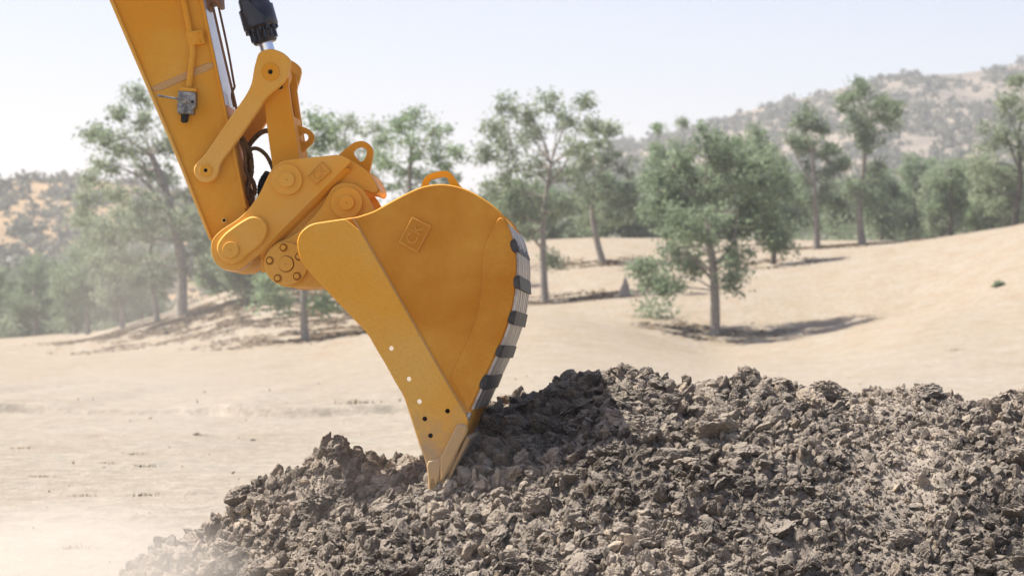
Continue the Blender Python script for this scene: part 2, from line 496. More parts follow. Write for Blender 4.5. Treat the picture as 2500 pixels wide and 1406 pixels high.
angs = np.concatenate([np.arange(-180, -14, 3.0), np.arange(-14, -11.5, 0.5), np.arange(-11.5, 11.5, 0.07), np.arange(11.5, 14, 0.5), np.arange(14, 180.1, 3.0)])
rr = np.concatenate([[0.0, 1.0, 2.5, 5, 8, 11], np.arange(13, 40, 0.30), np.arange(40, 48, 0.10), np.arange(48, 120, 1.0), np.arange(120, 240, 2.0),
                     [245, 255, 270, 290, 320, 360, 420, 520, 700, 1000, 1500, 2600]])
A, RR = np.meshgrid(np.radians(angs), rr)
GX = RR * np.sin(A); GY = RR * np.cos(A)
GZv = terrain(GX, GY)
nr, na = GX.shape
idx = np.arange(nr * na).reshape(nr, na)
gf = np.stack([idx[:-1, :-1], idx[:-1, 1:], idx[1:, 1:], idx[1:, :-1]], -1).reshape(-1, 4)
link("ground", mesh_np("ground", np.stack([GX, GY, GZv], -1).reshape(-1, 3), gf[:, ::-1], M_GROUND, True), kind="structure")
del GX, GY, A, RR, gf, idx

# ------------------------------------------------------------------ hills beyond
def hill(name, prof, d_ridge, d_front, d_back, mat, amp, seed, nx=260, ny=70):
    pxs = np.array([p[0] for p in prof], float); pys = np.array([p[1] for p in prof], float)
    u = np.linspace(pxs[0], pxs[-1], nx); t = np.linspace(0, 1, ny)
    U, T = np.meshgrid(u, t)
    rid = 1.4 + (HORIZON - np.interp(U, pxs, pys)) / FPX * d_ridge
    D = np.where(T < 0.7, d_front + (d_ridge - d_front) * T / 0.7, d_ridge + (d_back - d_ridge) * (T - 0.7) / 0.3)
    X = (U - 1250) / FPX * d_ridge
    s = np.where(T < 0.7, (T / 0.7) ** 0.92, np.cos((T - 0.7) / 0.3 * PI / 2))
    sc = d_ridge / 600.0
    gul = fbm(X / (38 * sc), D / (90 * sc), 5, seed) * amp * np.sin(np.clip(T / 0.7, 0, 1) * PI)
    Z = -2 + (rid + 2) * s + gul + fbm(X / (9 * sc), D / (9 * sc), 3, seed + 7) * amp * 0.12
    idx = np.arange(nx * ny).reshape(ny, nx)
    f = np.stack([idx[:-1, :-1], idx[:-1, 1:], idx[1:, 1:], idx[1:, :-1]], -1).reshape(-1, 4)
    link(name, mesh_np(name, np.stack([X, D, Z], -1).reshape(-1, 3), f, mat, True), kind="structure")
    return X, D, Z

HR = hill("hill", [(1050, 700), (1250, 520), (1400, 400), (1510, 352), (1620, 330), (1750, 290), (1850, 262), (1950, 240), (2060, 210), (2180, 178), (2260, 186), (2340, 178), (2420, 165), (2500, 150), (2700, 120), (3100, 160), (3800, 300)], 950, 420, 1500, M_HILL_R, 6, 3)
HL = hill("hill", [(-1400, 420), (-700, 400), (-250, 425), (-60, 440), (60, 437), (140, 447), (200, 436), (270, 442), (330, 452), (420, 462), (560, 480), (760, 520), (950, 590), (1200, 720)], 620, 330, 1000, M_HILL_L, 4, 13)

# ------------------------------------------------------------------ vegetation
rng = np.random.default_rng(7)

def leaf_mesh(name, centers, sizes, seed, mat, aspect=0.55, tint=None):
    """a quad-like leaf spray at every centre"""
    r = np.random.default_rng(seed)
    n = len(centers)
    a = r.normal(size=(n, 3)); a /= np.linalg.norm(a, axis=1, keepdims=True)
    b = r.normal(size=(n, 3)); b -= a * (a * b).sum(1, keepdims=True); b /= np.linalg.norm(b, axis=1, keepdims=True)
    s = sizes[:, None]
    bend = np.cross(a, b) * s * 0.25
    v = np.stack([centers - a * s, centers - b * s * aspect + bend, centers + a * s, centers + b * s * aspect + bend], 1).reshape(-1, 3)
    f = np.arange(4 * n).reshape(n, 4)
    me = mesh_np(name, v, f, mat, False)
    at_ = me.attributes.new("tint", 'FLOAT', 'FACE')
    at_.data.foreach_set("value", (r.random(n) if tint is None else tint).astype(np.float32))
    return me

def tree(name, label, base, trunk, clumps, seed, leafmat, trunk_r, leaf=0.105, dens=1.0, bark=None, group=None, limbs=()):
    """base: world point; trunk: list of offsets; clumps: list of (offset, radius)"""
    r = np.random.default_rng(seed)
    root = bpy.data.objects.new(name, None); COL.objects.link(root)
    root.location = base; root.empty_display_size = 0.5
    root["label"] = label; root["category"] = "tree"
    if group: root["group"] = group
    mb = MB()
    tp = bez(trunk, 6)
    n = len(tp)
    rad = [trunk_r * (1.25 if i == 0 else 1.0) * (1 - 0.55 * i / (n - 1)) for i in range(n)]
    tp[0] = tp[0] - Vector((0, 0, 0.25))
    tube(mb, tp, rad, 9)
    tops = tp[n // 3:]
    ztop = tp[-1].z
    leaves = []; tints = []; sizes = []
    for (c, cr) in clumps:
        c = Vector(c)
        # limb from trunk
        best = min(tops, key=lambda p: (p - c).length + 1.2 * max(0, p.z - c.z + 0.35 * cr))
        mid = best.lerp(c, 0.5) + Vector((r.normal(0, .12), r.normal(0, .12), r.normal(0.1, .12))) * (c - best).length * 0.6
        lim = bez([best, mid, c], 5)
        r0 = min(trunk_r * 0.42, 0.025 + 0.035 * cr)
        tube(mb, lim, [r0 * (1 - 0.75 * k / (len(lim) - 1)) for k in range(len(lim))], 5, False)
        cr *= 1.05
        ns = max(6, int(8 * cr * cr * dens + 7))
        ct = r.normal(0.5, 0.16)
        for _ in range(ns):
            d = r.normal(size=3); d /= np.linalg.norm(d)
            q = c + Vector(d * cr * (0.3 + 0.8 * r.random() ** 0.7) * r.uniform(0.75, 1.3))
            q.z = c.z + (q.z - c.z) * 0.85
            m2 = c.lerp(q, 0.5) + Vector(r.normal(0, 0.07 * cr, 3))
            tube(mb, [c, m2, q], [0.022, 0.014, 0.007], 3, False)
            k = int(r.integers(44, 80) * dens)
            sp = 0.15 + 0.17 * r.random()
            pts = r.normal(size=(k, 3)) * np.array([sp, sp, sp * 0.75]) + np.array(q)
            leaves.append(pts); tints.append(np.clip(ct + r.normal(0, .12) + r.normal(0, .18, k), 0, 1))
            sizes.append(leaf * (0.55 + 0.7 * r.random(k)))
    for lp in limbs:
        lp = bez(lp, 5)
        tube(mb, lp, [trunk_r * 0.35 * (1 - 0.7 * k / (len(lp) - 1)) for k in range(len(lp))], 6, False)
    mb.build("trunk", bark or M_BARK, root)
    L = np.concatenate(leaves)
    link("crown", leaf_mesh("crown", L, np.concatenate(sizes), seed + 1, leafmat, 0.5, np.concatenate(tints)), root)
    return root

def px_tree(name, label, bx, by, d, trunk_px, clumps_px, seed, leafmat, tw, **kw):
    base = at(bx, by, d); gz = tz(base.x, base.y)
    r = np.random.default_rng(seed + 100)
    s = d / FPX
    base.z = gz
    def off(px, py, dy=0.0):
        p = at(px, py, d + dy); return Vector((p.x - base.x, p.y - base.y, p.z - base.z))
    tr = [Vector((0, 0, 0))] + [off(*q) for q in trunk_px]
    spread = 0.45 * (max(c[0] for c in clumps_px) - min(c[0] for c in clumps_px)) * s
    cl = [(off(c[0], c[1], r.uniform(-1, 1) * spread * 1.05), c[2] * s) for c in clumps_px]
    lm = [[off(*q) for q in l] for l in kw.pop("limbs_px", [])]
    return tree(name, label, base, tr, cl, seed, leafmat, tw * s * 0.5, limbs=lm, **kw)

px_tree("oak_tree", "rounded green oak standing alone on the open slope with a long shadow to its right", 1745, 830, 118,
        [(1746, 740), (1740, 640), (1720, 530), (1725, 440)],
        [(1640, 405, 58), (1720, 365, 62), (1800, 375, 60), (1620, 470, 58), (1700, 465, 72), (1790, 465, 74), (1870, 455, 55), (1855, 395, 45), (1640, 545, 50),
         (1720, 560, 55), (1815, 560, 62), (1880, 555, 38), (1650, 610, 40), (1800, 635, 36), (1690, 650, 30), (1900, 600, 22), (1600, 690, 34), (1570, 655, 22), (1640, 700, 30), (1780, 690, 24), (1625, 520, 45), (1760, 415, 60), (1830, 500, 50)],
        21, M_LEAF[0], 27, limbs_px=[[(1742, 650), (1790, 590), (1800, 500)], [(1744, 690), (1700, 640), (1650, 610)]])
px_tree("oak_tree", "tall spreading oak with a thick pale trunk behind the yellow arm", 443, 826, 138,
        [(444, 740), (442, 640), (425, 540), (400, 450), (370, 380)],
        [(288, 275, 24), (245, 345, 36), (225, 320, 20), (330, 240, 30), (350, 295, 36), (300, 355, 38), (350, 400, 40), (255, 405, 30), (400, 430, 46), (300, 470, 44), (215, 490, 38), (400, 350, 40), (470, 470, 50), (230, 440, 26),
         (545, 560, 42), (420, 555, 55), (330, 560, 48), (480, 620, 52), (560, 630, 36), (300, 640, 38), (250, 570, 36), (520, 690, 34), (470, 540, 50), (450, 330, 44), (360, 500, 44), (205, 540, 26)],
        22, M_LEAF[1], 32, dens=0.8, limbs_px=[[(425, 540), (350, 440), (270, 400)], [(430, 560), (470, 470), (480, 380)]])
px_tree("oak_tree", "slim leaning oak just left of the tall pale trunk", 384, 818, 140, [(380, 740), (365, 650), (372, 580)],
        [(370, 555, 44), (335, 620, 42), (405, 640, 42), (355, 680, 34), (320, 690, 26), (395, 700, 26)], 23, M_LEAF[1], 17, dens=0.8)
px_tree("oak_tree", "pale trunked oak below the coupler with low leafy sprouts", 745, 850, 112, [(742, 760), (741, 660), (735, 520), (745, 400)],
        [(770, 300, 28), (785, 345, 24), (720, 380, 40), (700, 470, 45), (780, 430, 40), (740, 540, 45), (690, 600, 40), (640, 730, 26), (690, 745, 22), (790, 735, 20), (660, 690, 26)], 24, M_LEAF[2], 22, dens=0.7)
px_tree("oak_tree", "open crowned oak rising right above the bucket handle", 990, 770, 150, [(990, 640), (1000, 540), (1000, 440), (1005, 360)],
        [(1012, 288, 34), (965, 308, 32), (1060, 322, 36), (1005, 360, 46), (950, 395, 42), (1085, 385, 30), (1045, 430, 42), (975, 455, 44), (1090, 440, 30), (1120, 375, 18), (1000, 520, 40), (1060, 500, 40)], 25, M_LEAF[2], 20, dens=0.75)
px_tree("oak_tree", "thin crowned oak behind the coupler's lifting lug", 872, 790, 152, [(870, 640), (868, 520), (872, 420)],
        [(850, 300, 32), (905, 325, 30), (828, 350, 28), (880, 385, 40), (935, 345, 20), (840, 425, 32), (900, 440, 38), (870, 500, 40), (815, 320, 16)], 26, M_LEAF[1], 18, dens=0.6)
px_tree("oak_tree", "forked grey oak just right of the bucket with an airy top", 1331, 746, 138, [(1328, 680), (1326, 600), (1330, 500), (1345, 400)],
        [(1240, 262, 24), (1205, 308, 28), (1285, 278, 22), (1340, 258, 32), (1422, 250, 22), (1385, 300, 32), (1300, 330, 36), (1240, 352, 32), (1400, 360, 38), (1448, 305, 18), (1330, 400, 50), (1232, 420, 50), (1190, 470, 40),
         (1290, 470, 52), (1390, 440, 50), (1250, 520, 46), (1345, 515, 42), (1190, 385, 28), (1195, 540, 34), (1300, 560, 36), (1380, 500, 36), (1350, 640, 16)], 27, M_LEAF[1], 21, dens=0.8,
        limbs_px=[[(1326, 610), (1290, 560), (1260, 470)], [(1328, 540), (1260, 420), (1240, 300)], [(1335, 460), (1390, 380), (1415, 280)]])
px_tree("oak_tree", "leaning oak on the rise between the airy oak and the rounded green oak", 1472, 640, 160, [(1458, 590), (1446, 520), (1452, 440)],
        [(1470, 345, 32), (1505, 400, 34), (1440, 395, 38), (1480, 455, 44), (1420, 475, 38), (1525, 475, 30), (1450, 525, 36), (1505, 535, 30), (1550, 500, 24), (1490, 320, 18)], 28, M_LEAF[1], 19, dens=0.9)
px_tree("oak_tree", "narrow upright oak with a straight pale trunk and one bare limb", 1994, 602, 170, [(1993, 540), (1988, 470), (1985, 390)],
        [(1962, 288, 28), (2000, 308, 28), (1982, 365, 38), (1948, 345, 24), (2012, 415, 34), (1968, 440, 36), (2000, 480, 32), (1945, 490, 24), (2030, 370, 18)], 29, M_LEAF[0], 19, limbs_px=[[(1990, 470), (1950, 390), (1912, 318)]])
px_tree("oak_tree", "tallest oak on the right rise with dark crooked limbs", 2106, 606, 170, [(2101, 560), (2098, 500), (2108, 410), (2112, 320)],
        [(2103, 218, 24), (2068, 250, 26), (2142, 255, 38), (2092, 298, 42), (2162, 305, 30), (2120, 350, 40), (2180, 262, 18), (2060, 400, 26), (2135, 415, 30), (2078, 465, 28), (2140, 480, 22), (2040, 500, 24)], 30, M_LEAF[0], 21,
        limbs_px=[[(2098, 490), (2050, 430), (2020, 380)], [(2100, 470), (2140, 420), (2165, 380)]])
px_tree("oak_tree", "dark shaded oak half hidden behind the rounded green oak", 1888, 640, 156, [(1890, 580), (1886, 500), (1880, 430)],
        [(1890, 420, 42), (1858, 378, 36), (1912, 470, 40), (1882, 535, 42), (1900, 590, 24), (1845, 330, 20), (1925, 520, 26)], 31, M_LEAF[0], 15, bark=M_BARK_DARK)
px_tree("oak_tree", "small thin stemmed tree on the crest of the right slope", 2322, 582, 166, [(2322, 540), (2324, 490), (2318, 440)],
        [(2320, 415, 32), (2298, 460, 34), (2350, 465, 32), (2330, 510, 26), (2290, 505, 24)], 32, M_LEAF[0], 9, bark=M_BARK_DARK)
px_tree("oak_tree", "big crooked oak cut by the right edge of the picture", 2478, 545, 160, [(2482, 500), (2492, 440), (2488, 350)],
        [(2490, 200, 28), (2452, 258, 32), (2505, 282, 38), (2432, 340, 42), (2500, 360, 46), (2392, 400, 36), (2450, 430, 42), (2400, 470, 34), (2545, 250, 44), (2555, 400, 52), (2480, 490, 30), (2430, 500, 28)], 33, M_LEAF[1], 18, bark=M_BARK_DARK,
        limbs_px=[[(2488, 480), (2440, 470), (2390, 440)], [(2490, 420), (2460, 340), (2440, 270)]])

def auto_tree(label, bx, d, top_y, halfw, seed, mat, tw, group=None, name="oak_tree", by=None, dens=0.8, low=0.15):
    r = np.random.default_rng(seed)
    s = d / FPX
    x = (bx - 1250) / FPX * d
    gz = tz(x, d)
    ytop = top_y
    ybase = HORIZON - (gz - 1.4) / s
    H = ybase - ytop
    cl = []
    nC = 19; halfw *= 1.2
    for k in range(nC):
        t = r.random()
        yy = ytop + H * (low + (0.80 - low) * t) * 1.0
        w = halfw * math.sin(PI * (0.16 + 0.72 * t))
        cl.append((bx + r.uniform(-1, 1) * w, yy, halfw * r.uniform(0.32, 0.5)))
    cl.append((bx + r.normal(0, 4), ytop + halfw * 0.35, halfw * 0.34))
    lean = r.normal(0, 8)
    return px_tree(name, label, bx, ybase, d, [(bx + lean * .4, ybase - H * 0.3), (bx + lean, ybase - H * 0.55), (bx + lean * .6, ytop + H * 0.25)], cl, seed, mat, tw, dens=dens, group=group)

ORD = ["first", "second", "third", "fourth", "fifth", "sixth", "seventh", "eighth", "ninth", "tenth", "eleventh", "twelfth", "thirteenth", "fourteenth", "fifteenth", "sixteenth", "seventeenth", "eighteenth", "nineteenth", "twentieth", "twenty-first", "twenty-second"]
left_row = [(-30, 222, 640, 55), (28, 232, 672, 48), (88, 226, 612, 62), (140, 238, 640, 50), (185, 218, 628, 56), (240, 234, 648, 52), (292, 214, 620, 58), (345, 226, 655, 46)]
for i, (bx, d, ty, hw) in enumerate(left_row):
    auto_tree(f"hazy green oak, {ORD[i]} from the left edge in the far row below the golden hill", bx, d, ty, hw, 40 + i, M_LEAF[i % 2], 13, "far row of oaks below the left hill", dens=0.8)
right_row = [(1545, 205, 430, 60), (1606, 214, 300, 34), (1662, 210, 292, 26), (1600, 208, 440, 60), (1668, 222, 420, 56), (1760, 225, 380, 60), (1850, 214, 330, 46), (1935, 212, 420, 50),
             (2040, 216, 430, 50), (2165, 212, 440, 52), (2215, 226, 372, 44), (2272, 214, 390, 40), (2352, 220, 388, 46), (2402, 208, 440, 46), (2470, 224, 410, 54)]
right_row = sorted(right_row + [(2152, 196, 402, 44), (2238, 198, 385, 48), (2298, 192, 405, 44), (2388, 196, 380, 50), (2448, 190, 400, 44), (2532, 200, 390, 58), (1905, 198, 400, 44)])
for i, (bx, d, ty, hw) in enumerate(right_row):
    auto_tree(f"bushy oak, {ORD[i]} from the left in the thicket behind the right rise", bx, d, ty, hw, 60 + i, M_LEAF[(i * 2 + 1) % 3], 13, "thicket of oaks behind the right rise", dens=0.8)
mid_row = [(215, 176, 520, 62), (300, 168, 500, 60), (575, 160, 540, 60), (525, 180, 575, 48), (610, 184, 560, 50), (690, 190, 540, 56), (1130, 196, 470, 52), (1190, 202, 490, 50), (1110, 186, 520, 40), (1420, 206, 470, 46)]
mid_row += [(602, 134, 520, 60), (655, 146, 500, 56), (1250, 190, 430, 56), (1330, 198, 450, 56), (1480, 204, 420, 44)]
mid_row.sort()
for i, (bx, d, ty, hw) in enumerate(mid_row):
    auto_tree(f"grey green oak, {ORD[i]} from the left of the oaks on the ridge behind the bucket", bx, d, ty, hw, 80 + i, M_LEAF[i % 3], 13, "oaks on the ridge behind the bucket", dens=0.8)

# leaf litter under the oaks; widened patches on the knoll stand in for dappled shade
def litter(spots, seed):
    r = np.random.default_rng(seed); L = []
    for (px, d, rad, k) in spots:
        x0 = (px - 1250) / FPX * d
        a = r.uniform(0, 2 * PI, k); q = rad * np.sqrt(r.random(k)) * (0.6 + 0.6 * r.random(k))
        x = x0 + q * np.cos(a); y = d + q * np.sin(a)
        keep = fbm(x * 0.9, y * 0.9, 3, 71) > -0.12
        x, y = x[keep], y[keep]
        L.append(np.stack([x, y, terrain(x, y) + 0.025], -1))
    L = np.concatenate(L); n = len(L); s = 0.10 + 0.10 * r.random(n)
    a = r.uniform(0, 2 * PI, n); ca, sa = np.cos(a) * s, np.sin(a) * s
    z = r.normal(0, 0.015, (n, 4))
    v = np.stack([L + np.stack([ca, sa, z[:, 0]], -1), L + np.stack([-sa * .5, ca * .5, z[:, 1]], -1), L + np.stack([-ca, -sa, z[:, 2]], -1), L + np.stack([sa * .5, -ca * .5, z[:, 3]], -1)], 1).reshape(-1, 3)
    o = link("litter_and_dapple", mesh_np("litter_and_dapple", v, np.arange(4 * n).reshape(n, 4), M_LITTER))
    o["kind"] = "stuff"; o["label"] = "brown fallen leaves under the oaks, spread wider to stand in for dappled shade"; o["category"] = "leaf litter"
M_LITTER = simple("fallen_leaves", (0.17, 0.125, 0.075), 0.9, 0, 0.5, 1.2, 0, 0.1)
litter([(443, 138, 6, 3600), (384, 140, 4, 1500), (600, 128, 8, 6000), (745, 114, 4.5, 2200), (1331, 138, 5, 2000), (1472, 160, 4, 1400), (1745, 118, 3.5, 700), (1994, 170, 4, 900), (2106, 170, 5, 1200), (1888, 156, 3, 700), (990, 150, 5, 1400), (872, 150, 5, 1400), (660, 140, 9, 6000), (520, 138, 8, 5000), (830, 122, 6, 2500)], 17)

# brush at the foot of the thickets: reads as one mass
def brush(name, label, spots, seed, mat, leaf=0.16):
    r = np.random.default_rng(seed)
    L = []
    for (px, d, h, w) in spots:
        x = (px - 1250) / FPX * d
        z = tz(x, d)
        k = int(60 * h * w + 60)
        p = r.normal(size=(k, 3)) * np.array([w * 0.42, w * 0.42, h * 0.3]) + np.array([x, d, z + h * 0.45])
        p[:, 2] = np.maximum(p[:, 2], z + 0.02)
        L.append(p)
    L = np.concatenate(L)
    o = link(name, leaf_mesh(name, L, leaf * (0.6 + 0.7 * r.random(len(L))), seed, mat))
    o["label"] = label; o["category"] = "brush"; o["kind"] = "stuff"
r_ = random.Random(3)
brush("undergrowth", "low green brush filling the foot of the thicket on the right ridge", [(r_.uniform(1350, 2560), r_.uniform(194, 222), r_.uniform(1.0, 4.2) * r_.random() + 0.5, r_.uniform(1.2, 3)) for _ in range(45)], 5, M_LEAF[0], 0.11)
brush("undergrowth", "low dusty brush under the far row of oaks on the left", [(r_.uniform(-80, 420), r_.uniform(228, 246), r_.uniform(0.8, 2.4), r_.uniform(1.5, 3)) for _ in range(40)], 6, M_LEAF[1])

# hillside scrub, one mass of bushes per hill
def hill_scrub(name, label, G, n, seed, size, tmax, patch, thr):
    X, D, Z = G
    ny, nx = X.shape
    r = np.random.default_rng(seed)
    jj = r.random(n * 4) * (ny * tmax - 1); ii = r.random(n * 4) * (nx - 2)
    keep = fbm(ii / nx * 48, jj / ny * 16, 4, seed) + r.normal(0, 0.22, n * 4) > thr
    ii = ii[keep][:n]; jj = jj[keep][:n]
    i0 = ii.astype(int); j0 = jj.astype(int)
    fx = (ii - i0); fy = (jj - j0)
    def lerp(G): return (G[j0, i0] * (1 - fx) + G[j0, i0 + 1] * fx) * (1 - fy) + (G[j0 + 1, i0] * (1 - fx) + G[j0 + 1, i0 + 1] * fx) * fy
    c = np.stack([lerp(X), lerp(D), lerp(Z)], -1)
    R0 = size * (0.5 + 1.1 * r.random(len(c)) ** 2.2)
    L = []; S = []; T = []
    k = 26
    for q in range(k):
        p = r.normal(size=(len(c), 3)) * np.array([0.45, 0.45, 0.34]) * R0[:, None] + c
        p[:, 2] += R0 * 0.4
        L.append(p); S.append(R0 * 0.34 * (0.6 + 0.6 * r.random(len(c)))); T.append(r.random(len(c)))
    o = link(name, leaf_mesh(name, np.concatenate(L), np.concatenate(S), seed + 1, M_SCRUB, 0.7, np.concatenate(T)))
    o["label"] = label; o["category"] = "scrub"; o["kind"] = "stuff"
hill_scrub("scrub", "grey green scrub spread over the high hill on the right", HR, 14000, 4, 1.5, 0.70, 24, -0.12)
hill_scrub("scrub", "dark green bushes dotting the golden hill on the left", HL, 6000, 8, 1.35, 0.72, 24, 0.05)

# ------------------------------------------------------------------ excavator
# frame of the machine: u = along the picture, v = away through the machine, w = up
AV = Vector((0.0504, 1.0, -0.0115)).normalized()
UV = AV.cross(Vector((0, 0, 1))).normalized()
WV = UV.cross(AV).normalized()
MO = at(1060, 800, 14.0)
exc = bpy.data.objects.new("excavator", None); COL.objects.link(exc)
exc.empty_display_size = 0.3
exc.matrix_world = Matrix(((UV.x, AV.x, WV.x, MO.x), (UV.y, AV.y, WV.y, MO.y), (UV.z, AV.z, WV.z, MO.z), (0, 0, 0, 1)))
exc["label"] = "yellow excavator arm with linkage and toothed bucket digging into the dirt heap"
exc["category"] = "excavator"
MID = 0.6                                # middle plane of the machine

def loc(px, py, v):
    """photograph point on the machine plane v -> machine coordinates"""
    d = ray(px, py)
    t = (v - (CAM - MO).dot(AV)) / d.dot(AV)
    p = CAM + d * t - MO
    return Vector((p.dot(UV), v, p.dot(WV)))

def chaikin(P, it=1, closed=True):
    P = [Vector(p) for p in P]
    for _ in range(it):
        Q = []
        n = len(P)
        rngi = range(n) if closed else range(n - 1)
        if not closed: Q.append(P[0])
        for i in rngi:
            a, b = P[i], P[(i + 1) % n]
            Q += [a * 0.75 + b * 0.25, a * 0.25 + b * 0.75]
        if not closed: Q.append(P[-1])
        P = Q
    return P

def circ(px, py, r, n=32, a0=0.0):
    return [(px + r * math.cos(a0 + 2 * PI * k / n), py + r * math.sin(a0 + 2 * PI * k / n)) for k in range(n)]

def area2(P):
    return sum(P[i].x * P[(i + 1) % len(P)].z - P[(i + 1) % len(P)].x * P[i].z for i in range(len(P)))

def inset(P, b):
    """shift a closed (u,w) outline inwards by b"""
    n = len(P); s = 1.0 if area2(P) > 0 else -1.0
    out = []
    for i in range(n):
        p0, p1, p2 = P[i - 1], P[i], P[(i + 1) % n]
        e1 = Vector((p1.x - p0.x, 0, p1.z - p0.z)); e2 = Vector((p2.x - p1.x, 0, p2.z - p1.z))
        if e1.length < 1e-9 or e2.length < 1e-9: out.append(p1.copy()); continue
        e1.normalize(); e2.normalize()
        n1 = Vector((-e1.z, 0, e1.x)) * s; n2 = Vector((-e2.z, 0, e2.x)) * s
        m = n1 + n2
        if m.length < 1e-6: out.append(p1.copy()); continue
        m.normalize()
        k = min(2.0, 1.0 / max(0.3, m.dot(n1)))
        out.append(p1 + m * b * k)
    return out

def slab(mb, P, v0, v1, holes=(), bev=0.004):
    """plate with the outline P (machine coords, v ignored) from v0 (front) to v1 (back)"""
    P = [Vector((p.x, 0, p.z)) for p in P]
    if area2(P) < 0: P = P[::-1]
    H = []
    for h in holes:
        h = [Vector((p.x, 0, p.z)) for p in h]
        H.append(h[::-1] if area2(h) > 0 else h)
    sgn = 1 if v1 > v0 else -1
    I = inset(P, bev)
    def cap(loops, v):
        polys = [[Vector((p.x, p.z, 0)) for p in l] for l in loops]
        tris = tessellate_polygon(polys)
        fl = [Vector((p.x, v, p.z)) for l in loops for p in l]
        return fl, tris
    n = len(P)
    base = len(mb.v)
    fl, tr = cap([I] + H, v0)
    bl, trb = cap([P] + H, v1)
    nf = len(fl)
    verts = fl + bl + [Vector((p.x, v0 + sgn * bev, p.z)) for p in P]
    faces = [t for t in tr] + [tuple(nf + i for i in t) for t in trb]
    off = nf * 2
    for i in range(n):
        j = (i + 1) % n
        faces.append((i, j, off + j, off + i))
        faces.append((off + i, off + j, nf + j, nf + i))
    o = n
    for h in H:
        m = len(h)
        for i in range(m):
            j = (i + 1) % m
            faces.append((o + i, o + j, nf + o + j, nf + o + i))
        o += m
    mb.add(verts, faces)

def mp(outline, v):
    return [loc(x, y, v) for x, y in outline]

def plate(name, outline, v0, v1, mat, parent, holes=(), bev=0.004, smooth=1, **props):
    P = mp(outline, v0)
    if smooth: P = chaikin(P, smooth)
    mb = MB(); slab(mb, P, v0, v1, [mp(h, v0) for h in holes], bev)
    return mb.build(name, mat, parent, **props)

def mirror_of(o, parent, name=None):
    """a twin of a part on the other side of the machine"""
    me = o.data.copy()
    co = np.empty(len(me.vertices) * 3, np.float32); me.vertices.foreach_get("co", co)
    co = co.reshape(-1, 3); co[:, 1] = 2 * MID - co[:, 1]
    me.vertices.foreach_set("co", co.ravel()); me.flip_normals(); me.update()
    return link(name or o.name.split(".")[0], me, parent)

def disc(mb, px, py, r, v0, v1, bev=0.004, n=40, hole=None):
    """round boss / pin: pixel radius r measured on the plane v0"""
    slab(mb, mp(circ(px, py, r, n), v0), v0, v1, [mp(circ(px, py, hole, 20), v0)] if hole else (), bev)

def ribbon(mb, P, v0, v1, th, smooth=True):
    """curved sheet along P (outer face) from v0 to v1, th thick towards the inside"""
    n = len(P); In = []
    for i in range(n):
        t = (P[min(i + 1, n - 1)] - P[max(i - 1, 0)]); t.y = 0; t.normalize()
        nr = Vector((t.z, 0, -t.x))       # right of travel = inside for this path
        In.append(P[i] + nr * th)
    vs_ = []
    for i in range(n):
        for q, v in ((P[i], v0), (P[i], v1), (In[i], v1), (In[i], v0)): vs_.append(Vector((q.x, v, q.z)))
    fs = []
    for i in range(n - 1):
        for k in range(4): fs.append((4 * i + k, 4 * i + (k + 1) % 4, 4 * i + 4 + (k + 1) % 4, 4 * i + 4 + k))
    mb.add(vs_, fs, False); mb.add(vs_[:4], [(0, 1, 2, 3)]); mb.add(vs_[-4:], [(0, 1, 2, 3)])
ribbon_ = ribbon
# ---- stick -----------------------------------------------------------
VS0, VS1 = 0.42, 0.78
def xl(y): return 266 + 0.429 * y if y < 338 else 411 + 0.406 * (y - 338)
def xr(y): return 495 + 0.2115 * y
stick_out = [(xl(-1150) + 60, -1150), (xl(-900), -900), (xl(0) + 4, 0), (xl(338) + 4, 338), (516, 590), (530, 640), (570, 662), (610, 640), (622, 600), (xr(512) - 3, 512), (xr(0) - 3, 0), (xr(-900) - 3, -900), (xr(-1150) - 60, -1150)]
mb = MB(); slab(mb, mp(stick_out, VS0), VS0, VS1, (), 0.004)
stick = mb.build("stick", M_PAINT, exc)
plate("edge_flange", [(xl(-900), -900), (xl(0), 0), (xl(338), 338), (512, 587), (520, 589), (xl(338) + 8.5, 338), (xl(0) + 9, 0), (xl(-900) + 9, -900)], VS0 - 0.016, VS1 + 0.016, M_PAINT_DUSTY, stick, smooth=0, bev=0.003)
plate("edge_flange", [(xr(-900) - 8, -900), (xr(0) - 8, 0), (xr(505) - 7, 505), (xr(512), 512), (xr(0), 0), (xr(-900), -900)], VS0 - 0.012, VS1 + 0.012, M_PAINT, stick, smooth=0, bev=0.003)
# plate seam across the side
plate("weld_seam", [(367, 213), (370, 220), (384, 227), (450, 196), (523, 168), (520, 149), (470, 168), (420, 191)], VS0 - 0.005, VS0 + 0.01, M_SEAM, stick, smooth=1, bev=0.004)
# grease nipple near the foot
mb = MB(); disc(mb, 547, 538, 8, VS0 - 0.008, VS0 + 0.01, 0.002, 18, hole=4.0); o = mb.build("grease_port", M_PAINT_DUSTY, stick)
mb = MB(); disc(mb, 547, 538, 4.0, VS0 - 0.002, VS0 + 0.01, 0.001, 14); mb.build("grease_port", M_HOLE, stick)
# hub of the foot pin, with bright shims
mb = MB(); disc(mb, 571, 611, 53, VS0 - 0.03, VS1 + 0.03, 0.004, 56); mb.build("pin_hub", M_PAINT_DUSTY, stick)
for k in range(4):
    mb = MB(); disc(mb, 571, 611, 50 + (k % 2) * 2.5, 0.372 + k * 0.005, 0.3765 + k * 0.005, 0.001, 56); mb.build("shim", M_SHINY, stick)

mb = MB(); tp_ = [loc(xr(y) + 1.6, y, VS0) for y in (-900, 0, 120, 256)]
ribbon_(mb, tp_, VS0 + 0.004, VS1 - 0.004, 0.004); mb.build("top_sheen_strip", M_PALE, stick)  # added pale strip puts sky glare on the top face into colour
